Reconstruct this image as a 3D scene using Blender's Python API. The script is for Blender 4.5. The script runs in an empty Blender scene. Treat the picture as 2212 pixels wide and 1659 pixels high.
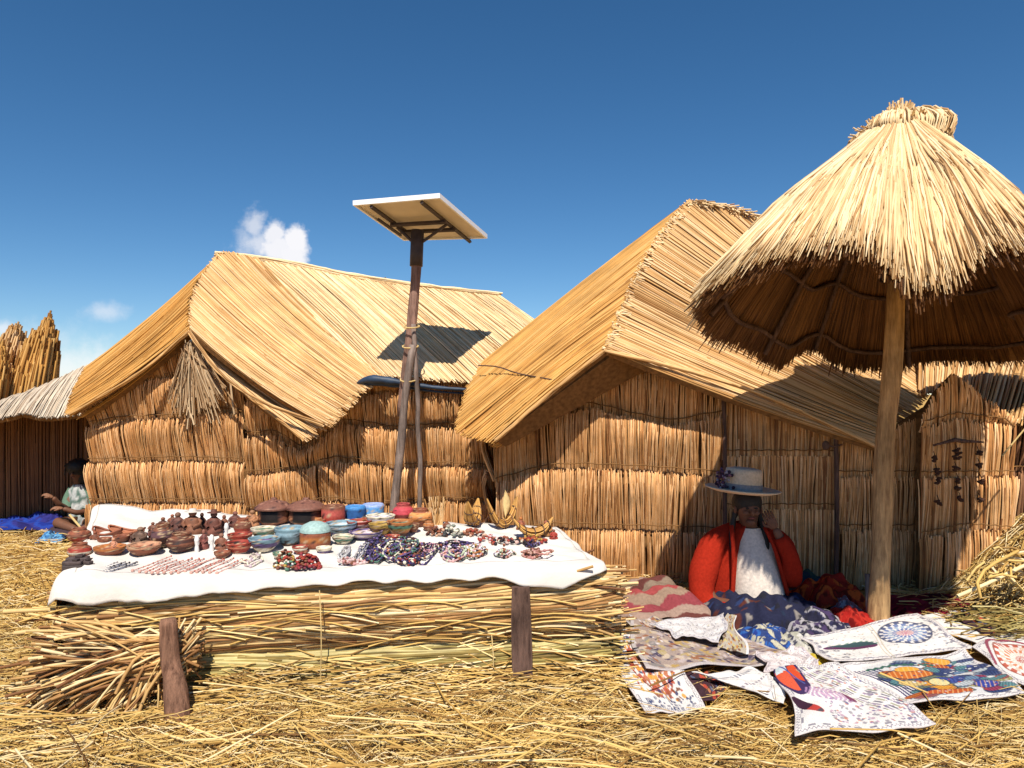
import bpy, math, random
import numpy as np
from mathutils import Vector
random.seed(7); RNG = np.random.default_rng(7)
C = bpy.context.scene.collection
SC = bpy.context.scene

# ---------------------------------------------------------------- camera, sky, sun
cam_d = bpy.data.cameras.new('camera'); cam = bpy.data.objects.new('camera', cam_d); C.objects.link(cam)
cam_d.sensor_width = 36; cam_d.lens = 26; cam_d.shift_y = 0.0093
cam_d.clip_start = 0.05; cam_d.clip_end = 5000
cam.location = (0, 0, 1.5); cam.rotation_euler = (math.pi/2, 0, 0)
SC.camera = cam
SC.view_settings.view_transform = 'Standard'; SC.view_settings.look = 'None'
SC.view_settings.exposure = 0.42; SC.view_settings.gamma = 1
SC.cycles.max_bounces = 6; SC.cycles.diffuse_bounces = 3; SC.cycles.transparent_max_bounces = 6

TR = Vector((0.03, 0.72, -1.0)).normalized()          # the way sunlight travels
sun_el = math.asin(-TR.z); sun_az = math.atan2(-TR.x, -TR.y)
sd = bpy.data.lights.new('sun', 'SUN'); sun = bpy.data.objects.new('sun', sd); C.objects.link(sun)
sd.energy = 4.8; sd.angle = math.radians(0.53); sd.color = (1.0, 0.92, 0.78)
sun.rotation_euler = TR.to_track_quat('-Z', 'Y').to_euler(); sun.location = (-3, -8, 12)

W = bpy.data.worlds.new('World'); SC.world = W; W.use_nodes = True
nt = W.node_tree; N = nt.nodes; L = nt.links
for n in list(N): N.remove(n)
wo = N.new('ShaderNodeOutputWorld'); bg = N.new('ShaderNodeBackground'); L.new(bg.outputs[0], wo.inputs[0])
bg.inputs[1].default_value = 0.083
sky = N.new('ShaderNodeTexSky'); sky.sky_type = 'NISHITA'; sky.sun_disc = False
sky.sun_elevation = sun_el; sky.sun_rotation = sun_az
sky.altitude = 3800; sky.air_density = 1.25; sky.dust_density = 0.25; sky.ozone_density = 3.0
def wmath(op, a, b=None, c=None):
    n = N.new('ShaderNodeMath'); n.operation = op
    for i, x in enumerate((a, b, c)):
        if x is None: continue
        if isinstance(x, (int, float)): n.inputs[i].default_value = x
        else: L.new(x, n.inputs[i])
    return n.outputs[0]
tc = N.new('ShaderNodeTexCoord'); sx = N.new('ShaderNodeSeparateXYZ'); L.new(tc.outputs['Generated'], sx.inputs[0])
yy = wmath('MAXIMUM', sx.outputs[1], 0.02)
cxn = wmath('DIVIDE', sx.outputs[0], yy); czn = wmath('DIVIDE', sx.outputs[2], yy)
cmb = N.new('ShaderNodeCombineXYZ'); L.new(cxn, cmb.inputs[0]); L.new(czn, cmb.inputs[1])
nz = N.new('ShaderNodeTexNoise'); nz.inputs['Scale'].default_value = 55; nz.inputs['Detail'].default_value = 7; nz.inputs['Roughness'].default_value = 0.6
L.new(cmb.outputs[0], nz.inputs['Vector'])
def cloud(u, v, rx, rz, soft=0.5, dens=1.0, namp=0.9):
    x0, z0 = (u-1106)/1598, (850-v)/1598
    dx = wmath('DIVIDE', wmath('SUBTRACT', cxn, x0), rx/1598)
    dz = wmath('DIVIDE', wmath('SUBTRACT', czn, z0), rz/1598)
    r = wmath('SQRT', wmath('ADD', wmath('MULTIPLY', dx, dx), wmath('MULTIPLY', dz, dz)))
    r = wmath('ADD', r, wmath('MULTIPLY', wmath('SUBTRACT', nz.outputs['Fac'], 0.5), namp*2))
    m = N.new('ShaderNodeMapRange'); m.interpolation_type = 'SMOOTHSTEP'
    m.inputs[1].default_value = 1.0+soft*0.5; m.inputs[2].default_value = 1.0-soft; m.inputs[3].default_value = 0; m.inputs[4].default_value = dens
    L.new(r, m.inputs[0]); return m.outputs[0]
acc = None
for a in [(550,487,24,36,.8,.55,.9),(560,525,50,30,.9,.62,.9),(592,508,30,32,.5,.85,.7),(605,535,46,34,.5,.88,.7),(636,520,32,36,.4,.92,.6),(632,548,36,30,.5,.9,.7),(530,515,24,22,.9,.4,.9),
          (228,672,46,20,.9,.42,.7),(5,712,30,18,.9,.6,.7),(150,800,190,60,1.2,.62,.8),(60,745,130,40,1.2,.35,.9)]:
    c = cloud(*a); acc = c if acc is None else wmath('MAXIMUM', acc, c)
hz = N.new('ShaderNodeMapRange'); hz.inputs[1].default_value = 0.30; hz.inputs[2].default_value = 0.0; hz.inputs[3].default_value = 0; hz.inputs[4].default_value = 0.0
L.new(sx.outputs[2], hz.inputs[0])
hs = N.new('ShaderNodeHueSaturation'); hs.inputs['Saturation'].default_value = 1.24; hs.inputs['Hue'].default_value = 0.497; hs.inputs['Value'].default_value = .97; L.new(sky.outputs[0], hs.inputs['Color'])
mx = N.new('ShaderNodeMixRGB'); L.new(acc, mx.inputs[0]); L.new(hs.outputs[0], mx.inputs[1]); mx.inputs[2].default_value = (9.2, 9.0, 9.1, 1)
L.new(mx.outputs[0], bg.inputs[0])

# ---------------------------------------------------------------- helpers
F = 1598.0
def P(u, v, d): return np.array([(u-1106)/F*d, d, 1.5-(v-850)/F*d])
def PL(l): return np.array([P(*q) for q in l])
def G(u, v, z=0.0):
    d = (1.5-z)*F/(v-850); return P(u, v, d)
def unit(a): return a/np.maximum(np.linalg.norm(a, axis=-1, keepdims=True), 1e-9)
def crv(pts, t, smooth=True):
    """sample a polyline (arc length) at t array"""
    pts = np.asarray(pts, float); t = np.atleast_1d(t)
    if smooth and len(pts) > 2:
        k = 12; o = []
        e = np.vstack([2*pts[0]-pts[1], pts, 2*pts[-1]-pts[-2]])
        for i in range(1, len(e)-2):
            for j in range(k):
                s = j/k; a, b, c, d = e[i-1], e[i], e[i+1], e[i+2]
                o.append(0.5*((2*b)+(-a+c)*s+(2*a-5*b+4*c-d)*s*s+(-a+3*b-3*c+d)*s**3))
        o.append(e[-2]); pts = np.array(o)
    seg = np.linalg.norm(np.diff(pts, axis=0), axis=1); cum = np.concatenate([[0], np.cumsum(seg)]); cum /= cum[-1]
    out = np.stack([np.interp(np.clip(t, 0, 1), cum, pts[:, i]) for i in range(3)], 1)
    ov = t > 1
    if ov.any(): out[ov] += (t[ov]-1)[:, None]*(pts[-1]-pts[-2])/np.linalg.norm(pts[-1]-pts[-2])*seg.sum()
    return out

class MB:
    def __init__(s): s.v = []; s.q = []; s.t = []; s.qm = []; s.tm = []; s.c = []; s.n = 0
    def add(s, v, quads=None, tris=None, m=0, col=None):
        v = np.asarray(v, float).reshape(-1, 3)
        if quads is not None and len(quads): q = np.asarray(quads, int)+s.n; s.q.append(q); s.qm.append(np.full(len(q), m))
        if tris is not None and len(tris): t = np.asarray(tris, int)+s.n; s.t.append(t); s.tm.append(np.full(len(t), m))
        if col is None: col = (0.5, 0.5, 0.5)
        col = np.asarray(col, float)
        if col.ndim == 1: col = np.tile(col, (len(v), 1))
        s.v.append(v); s.c.append(col); s.n += len(v); return s
    def tubes(s, paths, rad, sides=4, m=0, col=None, caps=False, ring=None):
        p = np.asarray(paths, float)
        if p.ndim == 2: p = p[None]
        n, k, _ = p.shape
        r = np.broadcast_to(np.asarray(rad, float), (n, k)) if np.ndim(rad) != 1 else (np.broadcast_to(np.asarray(rad, float)[None, :], (n, k)) if len(rad) == k and n != k else np.broadcast_to(np.asarray(rad, float)[:, None], (n, k)))
        T = unit(np.gradient(p, axis=1)); mt = unit(T.mean(1))
        ref = np.where(np.abs(mt[:, 2:3]) < 0.8, np.array([[0, 0, 1.]]), np.array([[0., 1, 0.1]]))[:, None, :]
        a = unit(np.cross(T, np.broadcast_to(ref, T.shape))); b = np.cross(T, a)
        an = np.arange(sides)/sides*2*np.pi + 0.3
        v = p[:, :, None, :] + r[:, :, None, None]*(np.cos(an)[None, None, :, None]*a[:, :, None, :]+np.sin(an)[None, None, :, None]*b[:, :, None, :])
        idx = np.arange(n*k*sides).reshape(n, k, sides); nx = np.roll(idx, -1, 2)
        q = np.stack([idx[:, :-1], nx[:, :-1], nx[:, 1:], idx[:, 1:]], -1).reshape(-1, 4)
        tr = None
        if caps and sides == 4: q = np.vstack([q, idx[:, 0, ::-1], idx[:, -1]])
        elif caps:
            f0 = [[idx[i, 0, 0], idx[i, 0, j+1], idx[i, 0, j]] for i in range(n) for j in range(1, sides-1)]
            f1 = [[idx[i, -1, 0], idx[i, -1, j], idx[i, -1, j+1]] for i in range(n) for j in range(1, sides-1)]
            tr = f0+f1
        if ring is not None: col = np.tile(np.repeat(np.asarray(ring, float), sides)[:, None]*np.ones(3), (n, 1))
        if ring is None and col is not None and np.ndim(col) == 2 and len(col) == n: col = np.repeat(np.asarray(col), k*sides, 0)
        return s.add(v.reshape(-1, 3), q, tr, m, col)
    def grid(s, g, m=0, col=None, closed=False):
        g = np.asarray(g, float); h, w, _ = g.shape; idx = np.arange(h*w).reshape(h, w)
        if closed: nx = np.roll(idx, -1, 1); q = np.stack([idx[:-1], nx[:-1], nx[1:], idx[1:]], -1).reshape(-1, 4)
        else: q = np.stack([idx[:-1, :-1], idx[:-1, 1:], idx[1:, 1:], idx[1:, :-1]], -1).reshape(-1, 4)
        if col is not None and np.ndim(col) == 3: col = np.asarray(col).reshape(-1, 3)
        return s.add(g.reshape(-1, 3), q, None, m, col)
    def lathe(s, prof, o=(0, 0, 0), seg=20, m=0, cols=None, tilt=None, sq=1.0):
        prof = np.asarray(prof, float); an = np.arange(seg)/seg*2*np.pi
        g = np.zeros((len(prof), seg, 3)); g[:, :, 0] = prof[:, :1]*np.cos(an); g[:, :, 1] = prof[:, :1]*np.sin(an)*sq; g[:, :, 2] = prof[:, 1:2]
        if tilt is not None:
            ax, ang = tilt; M = np.array(__import__('mathutils').Matrix.Rotation(ang, 3, ax)); g = g@M.T
        g += np.asarray(o, float)
        c = None
        if cols is not None:
            c = np.asarray(cols, float)
            if c.ndim == 2: c = np.repeat(c[:, None, :], seg, 1)
        return s.grid(g, m, c, closed=True)
    def ball(s, o, r, seg=12, rings=8, m=0, col=None, rot=None):
        r = np.broadcast_to(np.asarray(r, float), (3,)); th = np.linspace(0.02, np.pi-0.02, rings+1); an = np.arange(seg)/seg*2*np.pi
        g = np.stack([np.sin(th)[:, None]*np.cos(an), np.sin(th)[:, None]*np.sin(an), np.cos(th)[:, None]*np.ones(seg)], -1)*r
        if rot is not None: g = g@np.array(rot).T
        return s.grid(g+np.asarray(o, float), m, col if col is None else np.tile(np.asarray(col, float), (rings+1, seg, 1)), closed=True)
    def box(s, o, size, rz=0, m=0, col=None, bev=0.0):
        x, y, z = np.asarray(size, float)/2
        v = np.array([[-x,-y,-z],[x,-y,-z],[x,y,-z],[-x,y,-z],[-x,-y,z],[x,-y,z],[x,y,z],[-x,y,z]])
        c, sn = math.cos(rz), math.sin(rz); v = v@np.array([[c, sn, 0], [-sn, c, 0], [0, 0, 1]])
        return s.add(v+np.asarray(o, float), [[0,3,2,1],[4,5,6,7],[0,1,5,4],[1,2,6,5],[2,3,7,6],[3,0,4,7]], None, m, col)
    def build(s, name, mats, parent=None, base=None, smooth=True, label=None, cat=None, group=None, kind=None):
        v = np.vstack(s.v); c = np.vstack(s.c)
        o0 = np.array(parent['_w']) if parent is not None else (np.asarray(base, float) if base is not None else np.zeros(3))
        v = v-o0
        me = bpy.data.meshes.new(name)
        q = np.vstack(s.q) if s.q else np.zeros((0, 4), int); t = np.vstack(s.t) if s.t else np.zeros((0, 3), int)
        lv = np.concatenate([q.ravel(), t.ravel()]); ls = np.concatenate([np.arange(len(q))*4, len(q)*4+np.arange(len(t))*3])
        me.vertices.add(len(v)); me.vertices.foreach_set('co', v.ravel())
        me.loops.add(len(lv)); me.loops.foreach_set('vertex_index', lv)
        me.polygons.add(len(ls)); me.polygons.foreach_set('loop_start', ls)
        mi = np.concatenate([np.concatenate(s.qm) if s.qm else np.zeros(0, int), np.concatenate(s.tm) if s.tm else np.zeros(0, int)]).astype(int)
        me.polygons.foreach_set('material_index', mi); me.polygons.foreach_set('use_smooth', np.full(len(ls), smooth))
        me.update(calc_edges=True)
        a = me.color_attributes.new('Col', 'FLOAT_COLOR', 'POINT'); a.data.foreach_set('color', np.hstack([c, np.ones((len(c), 1))]).ravel())
        if not isinstance(mats, (list, tuple)): mats = [mats]
        for mm in mats: me.materials.append(mm)
        o = bpy.data.objects.new(name, me); C.objects.link(o)
        if parent is not None: o.parent = parent
        else: o.location = tuple(o0)
        o['_w'] = [float(x) for x in o0]
        tag(o, label, cat, group, kind); return o
def tag(o, label=None, cat=None, group=None, kind=None):
    for k, x in (('label', label), ('category', cat), ('group', group), ('kind', kind)):
        if x: o[k] = x
def empty(name, loc, label, cat, group=None):
    o = bpy.data.objects.new(name, None); C.objects.link(o); o.location = tuple(float(x) for x in loc); o['_w'] = [float(x) for x in loc]
    o.empty_display_size = 0.1; tag(o, label, cat, group); return o

# ---------------------------------------------------------------- materials
def newmat(name, rough=0.8, spec=0.25):
    m = bpy.data.materials.new(name); m.use_nodes = True; b = m.node_tree.nodes['Principled BSDF']
    b.inputs['Roughness'].default_value = rough; b.inputs['Specular IOR Level'].default_value = spec
    return m, m.node_tree.nodes, m.node_tree.links, b
def ramp(nodes, stops):
    r = nodes.new('ShaderNodeValToRGB'); e = r.color_ramp.elements
    while len(e) < len(stops): e.new(0.5)
    for i, (p, c) in enumerate(stops): e[i].position = p; e[i].color = (*c, 1)
    return r
def reed(name, stops, var=0.35, nscale=5.0, rough=0.62, spec=0.3):
    m, n, l, b = newmat(name, rough, spec)
    g = n.new('ShaderNodeNewGeometry'); r = ramp(n, stops); l.new(g.outputs['Random Per Island'], r.inputs[0])
    t = n.new('ShaderNodeTexCoord'); z = n.new('ShaderNodeTexNoise'); z.inputs['Scale'].default_value = nscale; z.inputs['Detail'].default_value = 5; z.inputs['Roughness'].default_value = .65
    l.new(t.outputs['Object'], z.inputs['Vector'])
    mr = n.new('ShaderNodeMapRange'); mr.inputs[1].default_value = .25; mr.inputs[2].default_value = .75; mr.inputs[3].default_value = 1-var; mr.inputs[4].default_value = 1+var*.5
    l.new(z.outputs[0], mr.inputs[0])
    mu = n.new('ShaderNodeVectorMath'); mu.operation = 'SCALE'; l.new(r.outputs[0], mu.inputs[0]); l.new(mr.outputs[0], mu.inputs['Scale'])
    at = n.new('ShaderNodeAttribute'); at.attribute_name = 'Col'; m2 = n.new('ShaderNodeVectorMath'); m2.operation = 'MULTIPLY'; s2 = n.new('ShaderNodeVectorMath'); s2.operation = 'SCALE'; s2.inputs['Scale'].default_value = 2.0
    l.new(at.outputs['Color'], s2.inputs[0]); l.new(mu.outputs[0], m2.inputs[0]); l.new(s2.outputs[0], m2.inputs[1]); l.new(m2.outputs[0], b.inputs['Base Color']); return m
def plain(name, c, rough=0.8, var=0.2, nscale=12, spec=0.25, bump=0.0, bscale=60, metal=0):
    m, n, l, b = newmat(name, rough, spec); b.inputs['Metallic'].default_value = metal
    t = n.new('ShaderNodeTexCoord'); z = n.new('ShaderNodeTexNoise'); z.inputs['Scale'].default_value = nscale; z.inputs['Detail'].default_value = 6
    l.new(t.outputs['Object'], z.inputs['Vector'])
    r = ramp(n, [(.3, tuple(x*(1-var) for x in c)), (.7, tuple(min(1, x*(1+var*.6)) for x in c))]); l.new(z.outputs[0], r.inputs[0]); l.new(r.outputs[0], b.inputs['Base Color'])
    if bump:
        z2 = n.new('ShaderNodeTexNoise'); z2.inputs['Scale'].default_value = bscale; z2.inputs['Detail'].default_value = 6; l.new(t.outputs['Object'], z2.inputs['Vector'])
        bp = n.new('ShaderNodeBump'); bp.inputs['Strength'].default_value = bump; bp.inputs['Distance'].default_value = 0.01; l.new(z2.outputs[0], bp.inputs['Height']); l.new(bp.outputs[0], b.inputs['Normal'])
    return m
def grain(name, c1, c2, rough=.85, sc=9.0, stretch=.10):
    m, n, l, b = newmat(name, rough, .2)
    t = n.new('ShaderNodeTexCoord'); mp = n.new('ShaderNodeMapping'); mp.inputs['Scale'].default_value = (sc, sc, sc*stretch); l.new(t.outputs['Object'], mp.inputs[0])
    z = n.new('ShaderNodeTexNoise'); z.inputs['Scale'].default_value = 5; z.inputs['Detail'].default_value = 9; z.inputs['Roughness'].default_value = .7; l.new(mp.outputs[0], z.inputs['Vector'])
    z3 = n.new('ShaderNodeTexNoise'); z3.inputs['Scale'].default_value = 6; z3.inputs['Detail'].default_value = 4; l.new(t.outputs['Object'], z3.inputs['Vector'])
    r = ramp(n, [(.3, c1), (.5, c2), (.68, tuple(min(1, x*1.5) for x in c2))]); l.new(z.outputs[0], r.inputs[0])
    mr = n.new('ShaderNodeMapRange'); mr.inputs[1].default_value = .3; mr.inputs[2].default_value = .7; mr.inputs[3].default_value = .65; mr.inputs[4].default_value = 1.2; l.new(z3.outputs[0], mr.inputs[0])
    mu = n.new('ShaderNodeVectorMath'); mu.operation = 'SCALE'; l.new(r.outputs[0], mu.inputs[0]); l.new(mr.outputs[0], mu.inputs['Scale']); l.new(mu.outputs[0], b.inputs['Base Color'])
    bp = n.new('ShaderNodeBump'); bp.inputs['Strength'].default_value = 1; bp.inputs['Distance'].default_value = .012; l.new(z.outputs[0], bp.inputs['Height']); l.new(bp.outputs[0], b.inputs['Normal']); return m
def painted(name, rough=0.7, var=0.2, nscale=60, spec=0.3, bump=0.0):
    m, n, l, b = newmat(name, rough, spec)
    a = n.new('ShaderNodeAttribute'); a.attribute_name = 'Col'
    t = n.new('ShaderNodeTexCoord'); z = n.new('ShaderNodeTexNoise'); z.inputs['Scale'].default_value = nscale; z.inputs['Detail'].default_value = 5; l.new(t.outputs['Object'], z.inputs['Vector'])
    mr = n.new('ShaderNodeMapRange'); mr.inputs[1].default_value = .3; mr.inputs[2].default_value = .7; mr.inputs[3].default_value = 1-var; mr.inputs[4].default_value = 1+var*.4; l.new(z.outputs[0], mr.inputs[0])
    mu = n.new('ShaderNodeVectorMath'); mu.operation = 'SCALE'; l.new(a.outputs['Color'], mu.inputs[0]); l.new(mr.outputs[0], mu.inputs['Scale']); l.new(mu.outputs[0], b.inputs['Base Color'])
    if bump:
        bp = n.new('ShaderNodeBump'); bp.inputs['Strength'].default_value = bump; bp.inputs['Distance'].default_value = 0.006; l.new(z.outputs[0], bp.inputs['Height']); l.new(bp.outputs[0], b.inputs['Normal'])
    return m
M = {}
M['thatch'] = reed('thatch_reed', [(0, (0.331, 0.156, 0.048)), (.25, (0.551, 0.311, 0.117)), (.6, (0.706, 0.441, 0.202)), (1, (0.816, 0.571, 0.329))], .25, 3.0)
M['thatch_pale'] = reed('thatch_reed_pale', [(0, (0.424, 0.234, 0.094)), (.3, (0.679, 0.469, 0.244)), (.65, (0.806, 0.604, 0.357)), (1, (0.860, 0.692, 0.451))], .2, 3.0)
M['thatch_gold'] = reed('thatch_reed_gold', [(0, (0.306, 0.130, 0.028)), (.3, (0.546, 0.279, 0.071)), (.7, (0.677, 0.367, 0.103)), (1, (0.764, 0.467, 0.169))], .3, 3.0)
M['wall'] = reed('wall_reed', [(0, (0.251, 0.100, 0.034)), (.25, (0.528, 0.255, 0.090)), (.6, (0.716, 0.397, 0.166)), (1, (0.860, 0.556, 0.304))], .45, 4.0)
M['wall_dark'] = reed('shaded_wall_reed', [(0, (0.104, 0.041, 0.021)), (.5, (0.198, 0.087, 0.042)), (1, (0.302, 0.152, 0.076))], .3, 4.0)  # darker copy of the wall reed, shade under the roofs put into its colour
M['thatch_grey'] = reed('weathered_grey_reed', [(0, (.40, .29, .20)), (.4, (.60, .49, .37)), (1, (.76, .67, .55))], .2, 3.0)
M['under'] = reed('inner_thatch', [(0, (0.064, 0.024, 0.008)), (.4, (0.142, 0.059, 0.019)), (1, (0.232, 0.107, 0.037))], .3, 5.0)  # dark cut reed, darkened further to paint in the shade under the canopy
M['backing'] = plain('reed_backing', (.22, .11, .04) if 1 else (0.156, 0.069, 0.024), .95, .4, 30)
M['bundle'] = reed('bundle_reed', [(0, (0.175, 0.069, 0.024)), (.25, (0.433, 0.223, 0.076)), (.6, (0.659, 0.435, 0.173)), (1, (0.824, 0.657, 0.389))], .4, 6.0)
M['green'] = reed('green_reed', [(0, (.09, .05, .015)), (.35, (.25, .175, .045)), (.7, (.42, .34, .11)), (1, (.56, .47, .22))], .4, 6.0)
M['straw'] = reed('ground_straw', [(0, (0.161, 0.077, 0.025)), (.2, (0.412, 0.231, 0.062)), (.5, (0.642, 0.418, 0.124)), (.8, (0.756, 0.550, 0.223)), (1, (0.860, 0.704, 0.444))], .35, 2.0, .6)
M['soil'] = plain('trodden_straw', (0.527, 0.318, 0.089), .95, .55, 14, bump=1.0, bscale=55)
M['wood'] = grain('weathered_wood', (.09, .06, .05), (.22, .17, .15))
M['wood_red'] = grain('reddish_wood', (.10, .05, .04), (.25, .15, .12))
M['wood_dark'] = grain('dark_wood', (.035, .018, .014), (.12, .07, .055))
M['bark'] = grain('bark_brown', (.06, .025, .016), (.22, .115, .075))
M['pole'] = grain('parasol_pole_wood', (.22, .11, .05), (.46, .28, .13))
M['rope'] = plain('rope', (.60, .44, .20), .9, .2, 50)
M['cloth'] = plain('white_cloth', (.66, .62, .585), .9, .12, 3, .1, bump=.5, bscale=22)
M['paint'] = painted('painted_clay', .6, .25, 70)
M['textile'] = painted('embroidered_textile', .95, .28, 220, .05, .5)
M['fabric'] = painted('dyed_fabric', .95, .2, 60, .05, .4)
M['steel'] = plain('dark_steel', (.05, .035, .035), .6, .3, 20, .4)
M['alu'] = plain('pale_aluminium', (.75, .76, .80), .45, .05, 10, .5)
M['backsheet'] = plain('panel_backsheet', (.62, .56, .46), .7, .12, 5)
M['cell'] = plain('solar_cells', (.02, .03, .08), .15, .2, 40, .6)
M['tarp'] = plain('blue_tarpaulin', (.015, .035, .075), .55, .4, 9, .5, bump=.4, bscale=25)
M['skin'] = plain('brown_skin', (.15, .065, .038), .6, .12, 20, .35)
M['hair'] = plain('black_hair', (.012, .009, .008), .55, .3, 80, .4, bump=.5, bscale=120)
M['dark_bit'] = plain('dark_seed', (.06, .025, .015), .7, .3, 60)

# ---------------------------------------------------------------- reed builders
def patch(mb, top, bot, nb, per=11, rr=.0066, sag=0.0, over=(0.0, 0.06), sides=4, K=7, m=0, jit=.35, lift=0.0, smooth=True, bow=0.0, skew=0.0):
    """thatch: bundles of reeds running from a top curve to a bottom curve"""
    top = np.asarray(top); bot = np.asarray(bot)
    s = np.linspace(0, 1, K)
    def surf(t, s):
        a = crv(top, t, smooth); b = crv(bot, np.clip(t+skew*0, 0, 1), smooth)
        d = b-a; ln = np.linalg.norm(d, axis=1, keepdims=True)
        p = a[:, None, :]+d[:, None, :]*s[None, :, None] if s.ndim == 1 else a[:, None, :]+d[:, None, :]*s[:, :, None]
        ss = s[None, :] if s.ndim == 1 else s
        p[:, :, 2] -= sag*4*np.clip(ss*(1-ss), 0, 1)
        return p
    tt = np.linspace(0, 1, 9); g = surf(tt, s)
    # backing sheet
    tb = np.linspace(0, 1, 40); gb = surf(tb, np.linspace(0, .99, 10))
    du = np.gradient(gb, axis=0); dv = np.gradient(gb, axis=1); nn = unit(np.cross(du, dv))
    if nn[:, :, 2].mean() < 0: nn = -nn
    mb.grid(gb-nn*0.004, m=1); mb.grid(gb-nn*0.045, m=1)
    for e0, e1 in ((gb[0], 0), (gb[-1], -1)):
        mb.grid(np.stack([gb[e1]-nn[e1]*.004, gb[e1]-nn[e1]*.045]), m=1)
    mb.grid(np.stack([gb[:, -1]-nn[:, -1]*.004, gb[:, -1]-nn[:, -1]*.045]), m=1)
    n = nb*per
    bi = np.repeat(np.arange(nb), per); x = np.tile(np.linspace(-1, 1, per), nb)+RNG.normal(0, .18, n)
    wid = RNG.uniform(.75, 1.25, nb); cw = np.concatenate([[0], np.cumsum(wid)]); cw /= cw[-1]
    t = cw[bi]+(cw[bi+1]-cw[bi])*(x*.47+.5); t = np.clip(t, 0.001, .999)
    e = 1+RNG.uniform(over[0], over[1], n); st = RNG.uniform(-.01, .02, n)
    S = st[:, None]+(e-st)[:, None]*s[None]
    p = surf(t, S); p2 = surf(np.clip(t+.01, 0, 1), S); pm = surf(np.clip(t-.01, 0, 1), S)
    du = p2-pm; dv = np.gradient(p, axis=1); nn = unit(np.cross(du, dv)); sg = np.sign(nn[:, :, 2].mean()); nn *= sg
    ln = np.linalg.norm(p[:, 0]-crv(top, np.clip(t+.02, 0, 1), smooth), axis=1)
    h = rr*1.6*np.sqrt(np.clip(1-x**2, 0, 1))+RNG.normal(0, rr*.4, n)+lift
    hb = RNG.normal(0, rr*.5, nb)[bi]
    p = p+nn*(h+hb)[:, None, None]
    wav = RNG.normal(0, jit*rr, (n, K, 1)); p = p+unit(du)*wav+nn*RNG.normal(0, rr*.25, (n, K, 1))
    p = p+unit(du)*(RNG.normal(0, rr*1.2, n)[:, None, None])*s[None, :, None]
    r = rr*RNG.uniform(.7, 1.15, n)[:, None]*np.linspace(1.05, .8, K)[None]
    mb.tubes(p, r, sides, m)
def bands(mb, a, b, tops, zclip, sp=.0068, rr=.0052, out=.105, wob=.012, flip=1, layers=2, z0=0.0, m=0, K=7, fr=.024):
    """stacked mats of upright reeds between ground points a and b. tops: list of functions s->z ; zclip: function s->z"""
    a = np.array([a[0], a[1]], float); b = np.array([b[0], b[1]], float); ln = np.linalg.norm(b-a); d = (b-a)/ln
    nr = np.array([d[1], -d[0]])*flip            # towards the viewer
    S = np.linspace(0, 1, 60); zc = zclip(S)
    gv = np.zeros((2, 60, 3)); xy = a+d*(S*ln)[:, None]; gv[0, :, :2] = xy-nr*.01; gv[1, :, :2] = xy-nr*.01; gv[0, :, 2] = -.1; gv[1, :, 2] = zc
    mb.grid(gv, m=1); gv2 = gv.copy(); gv2[:, :, :2] -= nr*.05; mb.grid(gv2, m=1)
    prev = lambda s: np.full_like(s, z0-.05)
    K_ = np.linspace(0, 1, K); prof = np.interp(K_, [0, .25, .6, .85, 1], [0, .35, .85, 1, .8])
    for k, f in enumerate(tops):
        n = int(ln/sp)*layers; s = np.sort(RNG.uniform(0, 1, n))
        zt = f(s)+RNG.normal(0, fr*.4, n)+RNG.uniform(-fr, fr*.3, n)*(RNG.random(n) < .35); zb = prev(s)-.03
        zt = np.minimum(zt, zclip(s)-RNG.uniform(0, .02, n)); ok = zt-zb > .05
        s, zt, zb = s[ok], zt[ok], zb[ok]; n = len(s)
        if n == 0: break
        z = zb[:, None]+(zt-zb)[:, None]*K_[None]
        clump = .03*np.sin(s*ln*75+3*np.sin(s*ln*17)+k*2)+.35*np.sin(s*ln*9+k*1.7)
        o = out*(prof[None]*(1+.18*clump[:, None]))+RNG.normal(0, rr*.5, (n, 1))+RNG.uniform(0, rr, (n, 1))
        lat = RNG.normal(0, .005, (n, 1))+RNG.normal(0, .016, (n, 1))*K_[None]+.012*np.sin(s*ln*9+k)[:, None]*K_[None]
        xy = a+d*(s*ln)[:, None]
        p = np.zeros((n, K, 3)); p[:, :, :2] = xy[:, None, :]+nr*o[:, :, None]+d*lat[:, :, None]; p[:, :, 2] = z
        mb.tubes(p, rr*RNG.uniform(.7, 1.25, n)[:, None]*np.linspace(1, .7, K)[None], 4, m, ring=np.interp(K_, [0, .8, 1], [.5, .52, .66]))
        if k and len(s):
            sc_ = np.linspace(0, 1, 60); zz_ = prev(sc_)+.05; okc = zz_ < zclip(sc_)-.03; xyc = a+d*(sc_*ln)[:, None]+nr*.055
            mb.tubes(np.stack([xyc[:, 0], xyc[:, 1], np.minimum(zz_, zclip(sc_)-.05)+.004*np.sin(sc_*50)], 1), .0045, 4, 1)  # thin dark cord drawn as the shadow line above each mat's fringe
        prev = f
def zf(vs, us, ua, ub, d0, d1):
    """heights from a picture profile: us,vs polyline; wall spans ua..ub at depths d0..d1"""
    def f(s):
        s = np.asarray(s, float); X0 = (ua-1106)/F*d0; X1 = (ub-1106)/F*d1; X = X0+(X1-X0)*s; D = d0+(d1-d0)*s; u = 1106+X/D*F
        return 1.5-(np.interp(u, us, vs)-850)/F*D
    return f

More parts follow.
